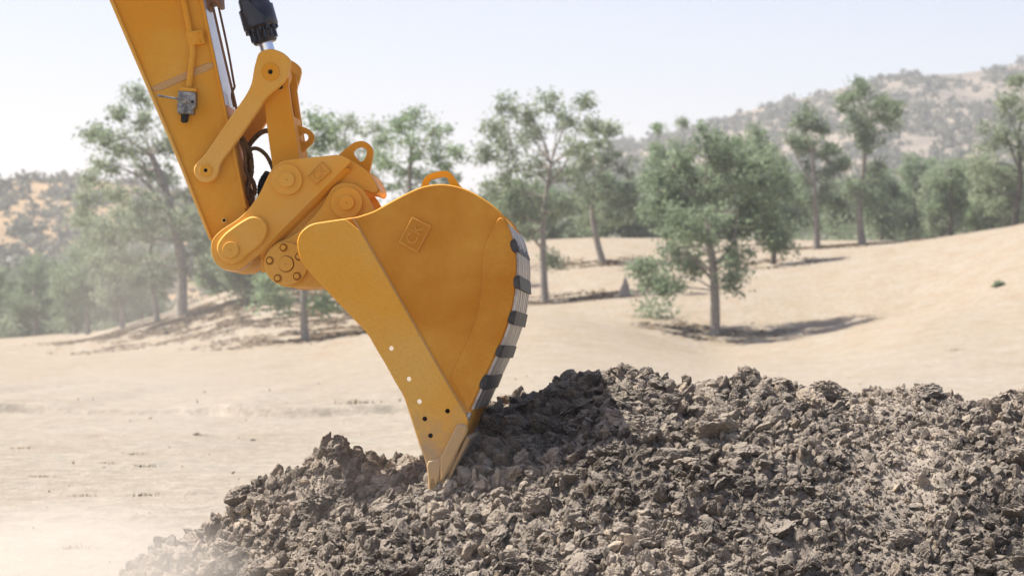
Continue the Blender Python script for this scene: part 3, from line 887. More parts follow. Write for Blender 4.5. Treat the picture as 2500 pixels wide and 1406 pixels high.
# side pipe, clamp and shut-off valve
VP = VS0 - 0.02
mb = MB(); tube(mb, bez([loc(376, -300, VP), loc(447.5, 0, VP), loc(462, 72, VP), loc(469, 112, VP), loc(471, 128, VP), loc(469, 146, VP), loc(461, 214, VP)], 8), 0.0155, 14)
mb.build("hydraulic_pipe", M_PAINT, stick)
plate("pipe_clamp", [(453, 78), (494, 73), (500, 107), (460, 112)], VP - 0.019, VS0 + 0.005, M_PAINT, stick, smooth=0, bev=0.007)
for bx_, by_ in ((482, 81), (486, 101)):
    mb = MB(); disc(mb, bx_, by_, 4.6, VP - 0.027, VP - 0.015, 0.002, 6); mb.build("bolt", M_PAINT, stick)
plate("valve", [(435, 222), (477, 226), (477, 262), (472, 265), (471, 279), (433, 277), (432, 262)], VP - 0.05, VS0 + 0.004, M_VALVE, stick, smooth=0, bev=0.004)
plate("valve_flange", [(440, 213), (479, 216), (478, 225), (438, 223)], VP - 0.042, VS0 + 0.004, M_PAINT, stick, smooth=0, bev=0.003)
mb = MB(); disc(mb, 453.5, 243, 10, VP - 0.062, VP - 0.045, 0.003, 20); disc(mb, 453.5, 243, 6, VP - 0.070, VP - 0.055, 0.003, 6); mb.build("valve_stem", M_VALVE, stick)
mb = MB(); disc(mb, 469, 249, 3.6, VP - 0.060, VP - 0.045, 0.002, 12); mb.build("bolt", M_BLACK, stick)
mb = MB(); tube(mb, [loc(451, 243, VP - 0.062), loc(437, 242, VP - 0.064), loc(398, 236, VP - 0.06), loc(384, 233, VP - 0.06)], [0.006, 0.006, 0.0055, 0.008], 10); mb.build("valve_handle", M_VALVE, stick)
mb = MB(); tube(mb, [loc(452, 276, VP), loc(451.5, 284, VP), loc(451, 286, VP), loc(450.5, 296, VP), loc(450.5, 300, VP)], [0.022, 0.022, 0.019, 0.019, 0.012], 18); mb.build("valve_cap", M_BLACK, stick)

# hard lines along the top face of the stick
for pts, r_p, v_, nm in (([(459, -250), (516, 0), (548, 140), (578, 268), (590, 330)], 0.0065, 0.52, "hard_line"),
                          ([(480, -230), (531, 5), (556, 120), (571, 203), (573, 212), (566, 232), (572, 262)], 0.006, 0.62, "hard_line"),
                          ([(455, -230), (508, 8), (530, 105), (548, 190)], 0.0035, 0.66, "hard_line")):
    mb = MB(); tube(mb, bez([loc(x, y, v_) for x, y in pts], 6), r_p, 8); mb.build(nm, M_PIPE, stick)
plate("line_bracket", [(500, -20), (535, -24), (538, 14), (530, 17), (526, 6), (512, 9), (510, 22), (503, 20)], 0.5, 0.66, M_PIPE, stick, smooth=0, bev=0.003)

# tangle of hoses at the linkage
hoses = [([(556, 262), (566, 300), (585, 335), (604, 365), (612, 400), (607, 440), (602, 470), (612, 500)], 0.011, 0.60),
         ([(580, 320), (600, 352), (611, 378), (614, 420), (606, 452), (616, 485), (606, 515)], 0.013, 0.55),
         ([(596, 345), (608, 370), (606, 410), (594, 452), (598, 490)], 0.012, 0.66),
         ([(606, 372), (618, 363), (634, 366), (650, 380), (661, 400), (672, 430)], 0.0105, 0.55),
         ([(600, 372), (612, 350), (630, 330), (645, 321), (660, 320)], 0.0135, 0.62),
         ([(655, 425), (644, 440), (638, 460), (640, 480)], 0.022, 0.6),
         ([(588, 345), (598, 375), (600, 415), (610, 440), (604, 475), (620, 500)], 0.010, 0.5),
         ([(606, 430), (618, 445), (622, 470), (612, 480)], 0.012, 0.54)]
for k, (pts, r_h, v_) in enumerate(hoses):
    mb = MB(); P = bez([loc(x, y, v_ + 0.012 * math.sin(3 * i + k)) for i, (x, y) in enumerate(pts)], 7)
    tube(mb, P, [r_h * (1 + 0.10 * math.sin(2.7 * i + k)) for i in range(len(P))], 9)
    mb.build("hose", M_BLACK if k == 5 else M_HOSE, stick)

# ---- bucket cylinder ---------------------------------------------------
def lathe_axis(mb, pts, sides=28):
    """pts: list of (px, py, radius m) on the middle plane"""
    P = [loc(x, y, MID) for x, y, _ in pts]
    tube(mb, P, [r for _, _, r in pts], sides)
ax = lambda y: 655 + 0.285 * (y - 128)
mb = MB(); lathe_axis(mb, [(ax(-1000), -1000, 0.072), (ax(-8), -8, 0.072), (ax(-4), -4, 0.079), (ax(18), 18, 0.080), (ax(20), 20, 0.091), (ax(66), 66, 0.091), (ax(70), 70, 0.083), (ax(72), 72, 0.064), (ax(103), 103, 0.062), (ax(106), 106, 0.055)], 36)
cyl = mb.build("cylinder", M_NAVY, exc)
mb = MB()
for k in range(12):                       # bolt heads of the gland
    a = 2 * PI * k / 12
    base = loc(ax(68), 68, MID); tip = loc(ax(84), 84, MID)
    d = (tip - base).normalized(); s1 = d.cross(Vector((0, 1, 0))).normalized(); s2 = d.cross(s1)
    c = (s1 * math.cos(a) + s2 * math.sin(a)) * 0.076
    mb2 = MB(); tube(mb2, [base + c, base + c + d * 0.022], 0.011, 6); mb2.build("bolt", M_NAVY, cyl)
    c2 = (s1 * math.cos(a + .26) + s2 * math.sin(a + .26)) * 0.062
    tube(mb, [base + c2, base + c2 + d * 0.066], 0.010, 5)
mb.build("gland_ribs", M_NAVY, cyl)
plate("port_block", [(590, 4), (604, 0), (642, 36), (646, 56), (618, 66), (606, 62), (600, 40), (592, 34)], MID - 0.118, MID - 0.05, M_NAVY, cyl, smooth=0, bev=0.004)
mb = MB(); tube(mb, [loc(578, -300, 0.50), loc(594, 0, 0.50), loc(604, 42, 0.50)], 0.014, 12); mb.build("oil_line", M_NAVY, cyl)
mb = MB(); lathe_axis(mb, [(ax(98), 98, 0.0365), (ax(160), 160, 0.0365)], 32); mb.build("rod", M_CHROME, exc)
mb = MB(); disc(mb, 668, 180, 34, 0.51, 0.69, 0.006, 36); mb.build("rod_eye", M_PAINT, exc)

# ---- link arms ----------------------------------------------------------
arm_out = [(631, 129), (644, 123), (661, 119), (680, 124), (697, 133), (710, 148), (704, 178), (697, 195), (687, 207), (668, 223), (649, 240), (634, 262), (584, 337), (543, 390), (536, 404), (533, 423), (524, 438), (510, 445), (495, 446), (482, 438), (474, 426), (472, 413), (478, 399), (492, 387), (507, 368), (560, 289), (594, 243), (608, 219), (615, 202), (620, 168), (625, 149)]
arm = plate("link_arm", arm_out, 0.355, 0.405, M_PAINT_DUSTY, exc, smooth=1, bev=0.006)
arm_far = mirror_of(arm, exc)
for (x, y, r, h) in ((660, 176, 21.5, 6.0), (502, 416, 15.5, 4.8)):
    mb = MB(); disc(mb, x, y, r, 0.347, 0.36, 0.002, 36, hole=h); mb.build("pin_washer", M_PAINT, arm)
    mb = MB(); disc(mb, x, y, h, 0.3525, 0.36, 0.0005, 16); mb.build("bore", M_HOLE, arm)
mb = MB(); disc(mb, 660, 176, 17, 0.38, 0.82, 0.003, 28); mb.build("pin", M_SHINY, arm)
mb = MB(); disc(mb, 502, 416, 30, 0.40, 0.43, 0.003, 36); mb.build("pin_hub", M_PAINT, arm)

# ---- bucket link (H link) ------------------------------------------------
hl_out = [(640, 200), (655, 160), (680, 150), (701, 166), (706, 195), (703, 210), (733, 392), (735, 440), (700, 475), (672, 450), (664, 400), (644, 250)]
hl = plate("bucket_link", hl_out, 0.412, 0.452, M_PAINT, exc, smooth=1, bev=0.003)
mirror_of(hl, hl, "link_plate")
# cross web with a notch, seen edge on
def web(name, pts, v0, v1, th, mat, parent):
    mb = MB(); A = [loc(x, y, 0.412) for x, y in pts]
    t = Vector((-th, 0, 0))
    n = len(A); vs_ = []
    for p in A: vs_ += [Vector((p.x, v0, p.z)), Vector((p.x, v1, p.z)), Vector((p.x - th, v1, p.z)), Vector((p.x - th, v0, p.z))]
    fs = []
    for i in range(n - 1):
        for k in range(4): fs.append((4 * i + k, 4 * i + (k + 1) % 4, 4 * i + 4 + (k + 1) % 4, 4 * i + 4 + k))
    fs += [(0, 1, 2, 3), (4 * n - 4, 4 * n - 3, 4 * n - 2, 4 * n - 1)]
    mb.add(vs_, fs); mb.build(name, mat, parent)
web("link_web", [(714, 282), (731, 390)], 0.45, 0.75, 0.02, M_PAINT, hl)
web("link_web", [(700, 205), (714, 283)], 0.45, 0.475, 0.02, M_PAINT, hl)
web("link_web", [(700, 205), (714, 283)], 0.725, 0.75, 0.02, M_PAINT, hl)
plate("lug", [(712, 298), (733, 308), (752, 314), (764, 325), (768, 336), (764, 348), (755, 357), (731, 378), (715, 380)], 0.585, 0.615, M_PAINT, hl, holes=[circ(743, 336, 10, 24)], smooth=1, bev=0.003)
for x, y in ((684, 212),):
    mb = MB(); disc(mb, x, y, 6, 0.40, 0.42, 0.002, 14); mb.build("stop_bolt", M_BLACK, hl)

# ---- quick coupler --------------------------------------------------------
low_out = [(600, 560), (700, 420), (757, 386), (827, 378), (862, 394), (900, 420), (911, 436), (922, 461), (915, 473), (906, 470), (897, 466), (884, 467), (868, 474), (850, 520), (800, 560), (740, 580), (690, 620), (660, 640), (640, 640)]
cpl = plate("coupler", low_out, 0.335, 0.375, M_PAINT_DUSTY, exc, smooth=1, bev=0.003)
mirror_of(cpl, cpl, "coupler_plate")
up_out = [(514, 606), (517, 589), (524, 577), (536, 565), (553, 553), (582, 535), (606, 512), (618, 496), (635, 472), (651, 436), (663, 414), (676, 402), (692, 393), (719, 389), (757, 385), (800, 380.5), (827, 377.5), (845, 385), (858, 393), (844, 409), (780, 472), (700, 552), (648, 604), (633, 620), (620, 628), (605, 640), (590, 654), (577, 660), (560, 660), (543, 656), (527, 644), (518, 627)]
up = plate("coupler_plate", up_out, 0.275, 0.34, M_PAINT_DUSTY, cpl, smooth=1, bev=0.003)
mirror_of(up, cpl)
# sloping step under the upper plate
mb = MB()
e1 = [loc(844, 409.5, 0.276), loc(632, 619, 0.276)]; e2 = [loc(852, 413, 0.30), loc(641, 624, 0.30)]; e3 = [loc(861, 416, 0.338), loc(652, 627, 0.338)]
b1 = [Vector((p.x, 0.36, p.z)) for p in e1]
vsb = e1 + e2 + e3 + b1
mb.add(vsb, [(0, 1, 3, 2), (2, 3, 5, 4), (0, 2, 4, 6), (1, 7, 5, 3), (4, 5, 7, 6), (0, 6, 7, 1)])
mb.build("step_rib", M_PAINT_DUSTY, cpl)
race = [(528, 606), (531, 592), (540, 579), (553, 565), (584, 543), (606, 530), (620, 527), (639, 532.5), (651, 546), (655, 562.5), (647, 584), (630, 603), (608, 618), (594, 632), (582, 642), (562, 645.5), (541, 635), (531, 618)]
plate("pin_boss", race, 0.245, 0.28, M_PAINT_DUSTY, cpl, smooth=2, bev=0.008)
mb = MB(); disc(mb, 563, 610, 20, 0.232, 0.26, 0.002, 40); mb.build("pin", M_PAINT_DUSTY, cpl)
mb = MB(); disc(mb, 700, 439, 37.5, 0.255, 0.29, 0.003, 56); mb.build("pin_boss", M_PAINT_DUSTY, cpl)
mb = MB(); disc(mb, 700, 439, 18.5, 0.238, 0.27, 0.002, 40); mb.build("pin", M_PAINT_DUSTY, cpl)
for x, y in ((563, 610), (700, 439)):
    mb = MB(); disc(mb, x, y, 1.3, 0.2375 if x > 600 else 0.2315, 0.245, 0.0003, 10); mb.build("centre_mark", M_HOLE, cpl)
    mb = MB(); disc(mb, x, y, 18, 0.34, 0.86, 0.003, 28); mb.build("pin", M_PAINT_DUSTY, cpl)
plate("lifting_lug", [(820, 384), (834, 372), (858, 351), (873, 345), (887, 344), (901, 351), (911, 366), (910, 380), (904, 411), (900, 425), (860, 425)], 0.45, 0.49, M_PAINT, cpl,
      holes=[chaikin([Vector((x, y, 0)) for x, y in [(860, 372), (872, 360), (886, 359), (896, 367), (895, 378), (889, 392), (881, 396), (873, 390)]], 2)] and [[(p.x, p.y) for p in chaikin([Vector((x, y, 0)) for x, y in [(860, 372), (872, 360), (886, 359), (896, 367), (895, 378), (889, 392), (881, 396), (873, 390)]], 2)]], smooth=1, bev=0.004)
# latch hook across the coupler
plate("latch", [(895, 425), (905, 425), (918, 446), (927, 466), (918, 474), (908, 468), (900, 455)], 0.42, 0.80, M_PAINT_BRIGHT, cpl, smooth=0, bev=0.003)

# ---- bucket ----------------------------------------------------------------
BW = 1.2
side_out = [(724, 596), (726, 582), (733, 567), (748, 553), (764, 545), (789, 541), (858, 531), (873, 529), (909, 517), (919, 512), (960, 489), (996, 470), (1027, 456.5), (1056, 450.5), (1080, 449), (1104, 452), (1128, 458), (1152, 468), (1176, 482), (1200, 498), (1222, 517), (1236, 536), (1249, 558), (1258, 590), (1265, 624), (1265.5, 664), (1262, 712), (1254, 760), (1242, 800), (1225, 844), (1205, 888), (1189, 922), (1172, 958), (1151, 1004), (1140, 1042), (1124, 1085), (1104, 1140), (1083, 1172), (1068, 1180), (1049, 1183), (1044, 1156), (1039, 1127), (1027, 1096), (1006, 1031), (989, 976), (982, 960), (965, 933), (943, 892), (917, 849), (898, 815), (872, 788), (849, 764), (786, 698), (745, 654), (731, 632)]
holes_px = [(955, 850), (998, 925), (1023.5, 980), (1037, 1022), (1092.5, 1003), (1051, 1063)]
HC = [circ(x, y, 6.0, 22) for x, y in holes_px]
# shell: the curved wrapper from the top edge round the back to the lip
sh_px = [(860, 535), (909, 520.5), (960, 492.5), (1027, 460), (1056, 454), (1080, 452.5), (1104, 455.5), (1128, 461.5), (1152, 471.5), (1176, 485.5), (1199, 501), (1220, 520), (1233, 539), (1246, 560), (1255, 591), (1262, 624), (1262, 664), (1258.5, 712), (1251, 759), (1238, 800), (1221, 844), (1201, 888), (1185, 922), (1168, 958), (1147, 1004), (1136, 1042), (1120, 1085), (1100, 1140), (1080, 1172)]
shP = chaikin([loc(x, y, 0.0) for x, y in sh_px], 1, False)
mb = MB(); ribbon(mb, shP, 0.02, BW - 0.02, 0.018)
bucket = mb.build("bucket", M_PAINT, exc)
P = chaikin(mp(side_out, 0.0), 1)
mb = MB(); slab(mb, P, 0.0, 0.024, [mp(h, 0.0) for h in HC], 0.006); sidep = mb.build("side_plate", M_BUCKET, bucket)
mb = MB(); slab(mb, P, BW, BW - 0.024, [mp(h, 0.0) for h in HC], 0.003); mb.build("side_plate", M_BUCKET, bucket)
# thick front cheek, proud of the side plate
cheek = [(725, 596), (727, 582), (734, 567.5), (749, 553.8), (765, 546), (789, 542), (861, 532), (930, 652), (1002, 778), (1080, 916), (1138, 1014), (1143, 1020), (1140, 1040), (1123, 1085), (1103, 1139), (1082, 1171), (1067, 1179), (1050, 1182), (1045, 1156), (1040, 1127), (1028, 1096), (1007, 1031), (990, 976), (983, 960), (966, 933), (944, 892), (918, 849), (899, 815), (873, 788), (850, 764), (787, 698), (746, 654), (732, 632)]
for va, vb in ((-0.014, 0.002), (BW + 0.014, BW - 0.002)):
    mb = MB(); Pk = chaikin(mp(cheek, -0.014), 1); slab(mb, Pk, va, vb, [mp(h, -0.014) for h in HC], 0.004); mb.build("side_cheek", M_BUCKET_DUSTY, bucket)
# dark weld line along the cheek
mb = MB(); tube(mb, [loc(862.5, 533, -0.004), loc(931.5, 652, -0.004), loc(1003.5, 778, -0.004), loc(1081.5, 916, -0.004), loc(1140, 1013, -0.004)], 0.0045, 6); mb.build("weld_seam", M_SEAM, bucket)
# wear plate around the heel
wear = [(1221, 531), (1228, 533), (1234, 542), (1246, 562), (1253, 592), (1260, 626), (1260, 664), (1256.5, 711), (1248, 758), (1236, 797), (1219, 841), (1199, 885), (1183, 919), (1166, 954), (1149, 992), (1145, 1004), (1130, 974), (1103, 928), (1102, 914), (1124, 868), (1150, 813), (1164.5, 767), (1174, 722), (1177, 690), (1178.5, 640), (1178, 614), (1192, 584), (1209, 546), (1214, 536)]
for va, vb in ((-0.010, 0.002), (BW + 0.010, BW - 0.002)):
    mb = MB(); Pk = chaikin(mp(wear, -0.010), 1); slab(mb, Pk, va, vb, (), 0.004); mb.build("wear_plate", M_BUCKET, bucket)
# bare worn belly: strips of steel round the heel
iy0 = 13
heel_px = [(1241, 548), (1251, 560), (1261, 592), (1267.5, 626), (1268, 664), (1264, 714), (1256, 764), (1243, 805), (1226, 849), (1206, 893), (1190, 927), (1173, 962), (1156, 1000)]
hp = chaikin([loc(x, y, 0.0) for x, y in heel_px], 2, False)
NST = 9
for k in range(NST):
    va = -0.004 + (BW + 0.008) / NST * k; vb = va + (BW + 0.008) / NST - 0.008
    mb = MB(); ribbon(mb, [p + Vector((0.0015 * (k % 3), 0, 0)) for p in hp], va, vb, 0.012); mb.build("wear_strip", M_WEAR, bucket)
# black cross bars gripping the heel
bars = [((1253, 584), (1262, 617)), ((1264, 672), (1264.5, 706)), ((1257, 758), (1248, 792)), ((1228, 842), (1216, 872)), ((1192, 914), (1176, 950))]
for k, (p, q) in enumerate(bars):
    ang = math.atan2(q[1] - p[1], q[0] - p[0])
    nx_, ny_ = math.sin(ang), -math.cos(ang)          # outwards (to the right)
    inn = [(p[0] - nx_ * 11, p[1] - ny_ * 11 + 3), (q[0] - nx_ * 11, q[1] - ny_ * 11 - 2)]
    outw = [(q[0] + nx_ * 7, q[1] + ny_ * 5), (p[0] + nx_ * 5, p[1] + ny_ * 5)]
    mb = MB()
    slab(mb, chaikin(mp([inn[0], inn[1], (q[0] + nx_ * 4, q[1] + ny_ * 4), (p[0] + nx_ * 4, p[1] + ny_ * 4)], -0.018), 2), -0.018, 0.0, (), 0.004)
    slab(mb, mp([p, q] + outw, 0.0), -0.014, BW + 0.01, (), 0.003)
    mb.build("wear_bar", M_BAR, bucket)
# lifting eye on top
eye = [(1026, 460), (1029, 452), (1032, 441), (1042, 427.5), (1061, 420), (1083, 416.5), (1095, 418), (1104, 426), (1114, 441), (1122, 452), (1132, 462)]
eh = [(1046, 452), (1047.5, 444), (1052, 439), (1061, 436), (1083, 431.5), (1090, 434), (1095, 442), (1098, 452), (1090, 455), (1060, 455)]
plate("lifting_eye", eye, 0.20, 0.235, M_PAINT_BRIGHT, bucket, holes=[eh], smooth=1, bev=0.003)  # sun reflected off the bucket top is put into its colour
# ears and their pins
ear_out = [(803, 471), (814, 455), (834, 446), (860, 448), (882, 459), (897, 478), (910, 505), (925, 530), (925, 600), (830, 690), (786, 698.5), (745, 700), (702, 702), (680, 695), (660, 681), (648, 662), (644, 644), (646, 625), (656, 608), (678, 591), (704, 582), (724, 570), (748, 548), (772, 522), (789, 500)]
ear = plate("ear", ear_out, 0.29, 0.333, M_PAINT_DUSTY, bucket, smooth=1, bev=0.004)
mirror_of(ear, bucket)
plate("ear_web", [(702, 700), (760, 701), (787, 700), (800, 690), (900, 640), (900, 600), (760, 640)], 0.345, 0.86, M_PAINT_DUSTY, bucket, smooth=0, bev=0.003)
mb = MB(); disc(mb, 846, 495, 38.5, 0.268, 0.30, 0.003, 56); mb.build("ear_boss", M_PAINT_DUSTY, bucket)
mb = MB(); disc(mb, 846, 495, 18.3, 0.25, 0.28, 0.002, 40); mb.build("pin", M_PAINT_DUSTY, bucket)
mb = MB(); disc(mb, 846, 495, 1.3, 0.2495, 0.26, 0.0003, 10); mb.build("centre_mark", M_HOLE, bucket)
mb = MB(); disc(mb, 846, 495, 34, 0.34, 0.86, 0.003, 36); mb.build("pin_tube", M_PAINT_BRIGHT, bucket)
# bolted pin cover
bolts = [(691, 604), (657.5, 636), (677, 679), (724, 674), (729, 626)]
mb = MB(); slab(mb, mp(circ(697, 644, 53, 64), 0.245), 0.272, 0.295, [mp(circ(697, 644, 20.5, 36), 0.245)] + [mp(circ(x, y, 10.3, 24), 0.245) for x, y in bolts], 0.004); cover = mb.build("pin_cover", M_PAINT_DUSTY, bucket)
mb = MB(); disc(mb, 697, 644, 18.7, 0.270, 0.30, 0.002, 40); mb.build("pin", M_PAINT_DUSTY, bucket)
mb = MB(); disc(mb, 697, 644, 1.3, 0.2695, 0.275, 0.0003, 10); mb.build("centre_mark", M_HOLE, bucket)
for x, y in bolts:
    mb = MB(); disc(mb, x, y, 6.6, 0.268, 0.30, 0.002, 18); mb.build("bolt", M_PAINT_DUSTY, bucket)
plate("stop_block", [(636, 632), (648, 632), (650, 664), (638, 664)], 0.33, 0.40, M_PAINT_DUSTY, bucket, smooth=0)
# corner shroud, lip and teeth
plate("corner_shroud", [(1116, 1034), (1138, 1036), (1143, 1050), (1124, 1086), (1100, 1134), (1084, 1168), (1076, 1176), (1074, 1160), (1075, 1130), (1073, 1118), (1081, 1106), (1105, 1056)], -0.034, -0.008, M_TIP, bucket, smooth=1, bev=0.008)
plate("corner_shroud", [(1041, 1126), (1060, 1122), (1073, 1117), (1077, 1124), (1075, 1150), (1072, 1168), (1066, 1180), (1064, 1190), (1061, 1172), (1056, 1168), (1053, 1174), (1050, 1190), (1047, 1188), (1044, 1160)], -0.026, -0.008, M_TIP, bucket, smooth=1, bev=0.005)
plate("lip", [(1138, 1064), (1146, 1070), (1112, 1140), (1100, 1170), (1080, 1196), (1070, 1196), (1092, 1160), (1116, 1110)], 0.012, BW - 0.012, M_TIP, bucket, smooth=0, bev=0.004)
for k in range(5):
    vc = 0.035 + (BW - 0.07) * k / 4
    mb = MB()
    A_ = [loc(1044, 1150, 0), loc(1096, 1166, 0), loc(1086, 1215, 0), loc(1064, 1262, 0), loc(1054, 1262, 0), loc(1046, 1215, 0)]
    slab(mb, chaikin(A_, 1), vc - 0.045 if k else -0.006, vc + 0.045, (), 0.008); mb.build("tooth", M_TIP, bucket)
plate("hole_dark_plate", [(1012, 1000), (1060, 992), (1120, 990), (1136, 1030), (1110, 1120), (1060, 1176), (1040, 1110)], 0.06, 0.09, M_HOLE, bucket, smooth=0, bev=0.003)  # added black plate stands in for the dark inside behind the lower holes
plate("gusset", [(1140, 1008), (1147, 1005), (1151, 1010), (1147, 1024), (1142, 1027), (1137, 1016)], -0.012, 0.004, M_VALVE, bucket, smooth=0, bev=0.003)

# ---- cast badges --------------------------------------------------------
def badge(corners, v, parent, letters, ang, size, cx, cy, mat):
    plate("badge", corners, v - 0.0075, v + 0.003, mat, parent, smooth=0, bev=0.006)
    gx = sum(c[0] for c in corners) / 4; gy = sum(c[1] for c in corners) / 4
    inner = [(gx + (x - gx) * 0.88, gy + (y - gy) * 0.88) for x, y in corners]
    outer = [(gx + (x - gx) * 0.985, gy + (y - gy) * 0.985) for x, y in corners]
    plate("badge_rim", outer, v - 0.011, v - 0.005, M_BADGE, parent, holes=[inner], smooth=0, bev=0.002)
    cu = bpy.data.curves.new("lettering", 'FONT'); cu.body = letters; cu.size = size; cu.extrude = 0.0045
    cu.align_x = 'CENTER'; cu.align_y = 'CENTER'
    tmp = bpy.data.objects.new("lettering_source", cu); COL.objects.link(tmp)
    dg = bpy.context.evaluated_depsgraph_get()
    me = bpy.data.meshes.new_from_object(tmp.evaluated_get(dg))
    bpy.data.objects.remove(tmp)
    c = loc(cx, cy, v - 0.0085)
    Mx = Matrix.Translation(c) @ Matrix.Rotation(-ang, 4, 'Y') @ Matrix.Rotation(PI / 2, 4, 'X')
    me.transform(Mx); me.materials.clear(); me.materials.append(M_BADGE)
    link("lettering", me, parent)
badge([(972, 592), (1006, 529), (1054, 551), (1019, 619)], 0.0, bucket, "CK", R(60), 0.078, 1013, 573, M_BUCKET)
badge([(751, 431), (786, 394), (810, 419), (772, 452)], 0.275, cpl, "CK", R(44), 0.055, 780, 424, M_PAINT_DUSTY)

# ------------------------------------------------------------------ dirt heap
cr = [(-100, 1560, 14.6), (215, 1480, 14.5), (300, 1412, 14.8), (370, 1355, 14.85), (500, 1298, 14.9), (560, 1250, 14.9), (650, 1190, 14.9), (730, 1140, 14.9), (790, 1098, 14.85), (822, 1074, 14.85), (850, 1084, 14.9), (930, 1114, 15.0), (1030, 1118, 15.2), (1120, 1050, 15.35), (1190, 1000, 15.35), (1290, 980, 15.25), (1340, 950, 15.15), (1420, 928, 15.0), (1510, 903, 14.8), (1570, 912, 14.75), (1640, 938, 14.75), (1690, 948, 14.8), (1740, 922, 14.8), (1830, 903, 14.8), (1900, 916, 14.8), (1940, 942, 14.8), (2020, 960, 14.8), (2100, 957, 14.85), (2180, 946, 14.9), (2300, 951, 14.9), (2370, 980, 14.95), (2420, 988, 15.0), (2500, 966, 15.0), (2650, 945, 15.0), (2900, 990, 15.0), (3150, 1200, 15.0), (3350, 1430, 15.0)]
crx = np.array([(p[0] - 1250) / FPX * p[2] for p in cr]); crd = np.array([p[2] for p in cr])
crz = np.array([at(p[0], p[1], p[2]).z for p in cr])
ra = [(150, -.6), (215, -.5), (300, -.3), (370, -.2), (500, -.06), (650, .13), (800, .34), (860, .40), (950, .50), (1060, .60), (1150, .645), (1300, .72), (1490, .86), (1600, .85), (1750, .87), (1900, .86), (2100, .82), (2300, .80), (2500, .76), (2900, .6), (3300, 0)]
rax = np.array([(p[0] - 1250) / FPX * 14 for p in ra]); raz = np.array([p[1] for p in ra])
def heap_base(x, y):
    zc = np.interp(x, crx, crz, left=0, right=0); dc = np.interp(x, crx, crd)
    za = np.minimum(np.interp(x, rax, raz, left=0, right=0), zc)
    f1 = za + (zc - za) * smoothstep(0, 1, (y - 14.0) / np.maximum(dc - 14.0, 0.05)) * 0.5 + (zc - za) * np.clip((y - 14.0) / np.maximum(dc - 14.0, 0.05), 0, 1) * 0.5
    f0 = za - (14.0 - y) * 0.60
    back = zc - (y - dc) * 0.62
    z = np.where(y < 14.0, f0, np.where(y < dc, f1, back))
    return z
def heap_smooth(x, y):
    z = heap_base(x, y)
    n = fbm(x * 1.7, y * 1.7, 3, 41) * 0.07 + fbm(x * 5, y * 5, 4, 43) * 0.03
    return z + n * (1 - 0.75 * np.exp(-(((x + 0.38) / 0.16) ** 2 + ((y - 14.0) / 0.18) ** 2)))
def heap_z(x, y):
    """height of the finished lumpy surface (lookup in the built grid)"""
    fi = np.clip((np.asarray(x) - hx[0]) / (hx[1] - hx[0]), 0, len(hx) - 1.001); fj = np.clip((np.asarray(y) - hy[0]) / (hy[1] - hy[0]), 0, len(hy) - 1.001)
    i0 = fi.astype(int); j0 = fj.astype(int); a = fi - i0; b = fj - j0
    return (HZ[j0, i0] * (1 - a) + HZ[j0, i0 + 1] * a) * (1 - b) + (HZ[j0 + 1, i0] * (1 - a) + HZ[j0 + 1, i0 + 1] * a) * b
hx = np.arange(-2.9, 4.2, 0.0105); hy = np.arange(12.3, 16.9, 0.0115)
HX, HY = np.meshgrid(hx, hy)
HZ = heap_smooth(HX, HY)
_sm = HZ.copy()
rl = np.random.default_rng(5)
_mask = fbm(HX * 1.6, HY * 1.6, 3, 91)
for _k in range(6500):
    lx = rl.uniform(hx[0] + .2, hx[-1] - .2); ly = rl.uniform(hy[0] + .2, hy[-1] - .3)
    lr = 0.014 + 0.018 * rl.random() + 0.03 * rl.random() ** 5
    pxl = 1250 + FPX * lx / ly
    lr *= 1 - 0.6 * math.exp(-((pxl - 2190) / 150) ** 2)
    if pxl < 830: lr *= 0.75 if rl.random() < 0.7 else 1.2
    if (lx + 0.38) ** 2 + (ly - 14.0) ** 2 < 0.05: lr *= 0.5
    i0 = int((lx - lr * 1.5 - hx[0]) / 0.0105); i1 = int((lx + lr * 1.5 - hx[0]) / 0.0105) + 2
    j0 = int((ly - lr * 1.5 - hy[0]) / 0.0115); j1 = int((ly + lr * 1.5 - hy[0]) / 0.0115) + 2
    wx = (HX[j0:j1, i0:i1] - lx) / lr; wy = (HY[j0:j1, i0:i1] - ly) / lr
    ang = rl.uniform(0, PI); ca, sa = math.cos(ang), math.sin(ang)
    u_ = (wx * ca + wy * sa) / rl.uniform(0.95, 1.4); v_ = (-wx * sa + wy * ca)
    d2 = (np.abs(u_) ** 2.6 + np.abs(v_) ** 2.6) + 0.45 * fbm(HX[j0:j1, i0:i1] * 1.6 / lr, HY[j0:j1, i0:i1] * 1.6 / lr, 2, _k)
    cap_ = np.sqrt(np.clip(1 - d2, 0, 1)) * lr * rl.uniform(0.7, 1.15) + (u_ * rl.normal(0, .25) + v_ * rl.normal(0, .25)) * lr * 0.6
    cz_ = _sm[(j0 + j1) // 2, (i0 + i1) // 2]
    HZ[j0:j1, i0:i1] = np.maximum(HZ[j0:j1, i0:i1], np.where(d2 < 1, 0.5 * (_sm[j0:j1, i0:i1] + cz_) + cap_ - 0.1 * lr, -9))
HZ = HZ + np.abs(fbm(HX * 22, HY * 22, 3, 47)) * 0.016 + fbm(HX * 48, HY * 48, 2, 49) * 0.006 - 0.026
_g = terrain(HX, HY)
HZ = np.where(HZ > _g - 0.12, np.maximum(HZ, _g - 0.02), _g - 0.03)
ny_, nx_ = HX.shape
idx = np.arange(nx_ * ny_).reshape(ny_, nx_)
hf = np.stack([idx[:-1, :-1], idx[:-1, 1:], idx[1:, 1:], idx[1:, :-1]], -1).reshape(-1, 4)
above = (HZ - terrain(HX, HY)) > -0.025
ok = above.reshape(-1)[hf].any(1)
hf = hf[ok]
used, inv = np.unique(hf, return_inverse=True)
HV = np.stack([HX, HY, HZ], -1).reshape(-1, 3)[used]
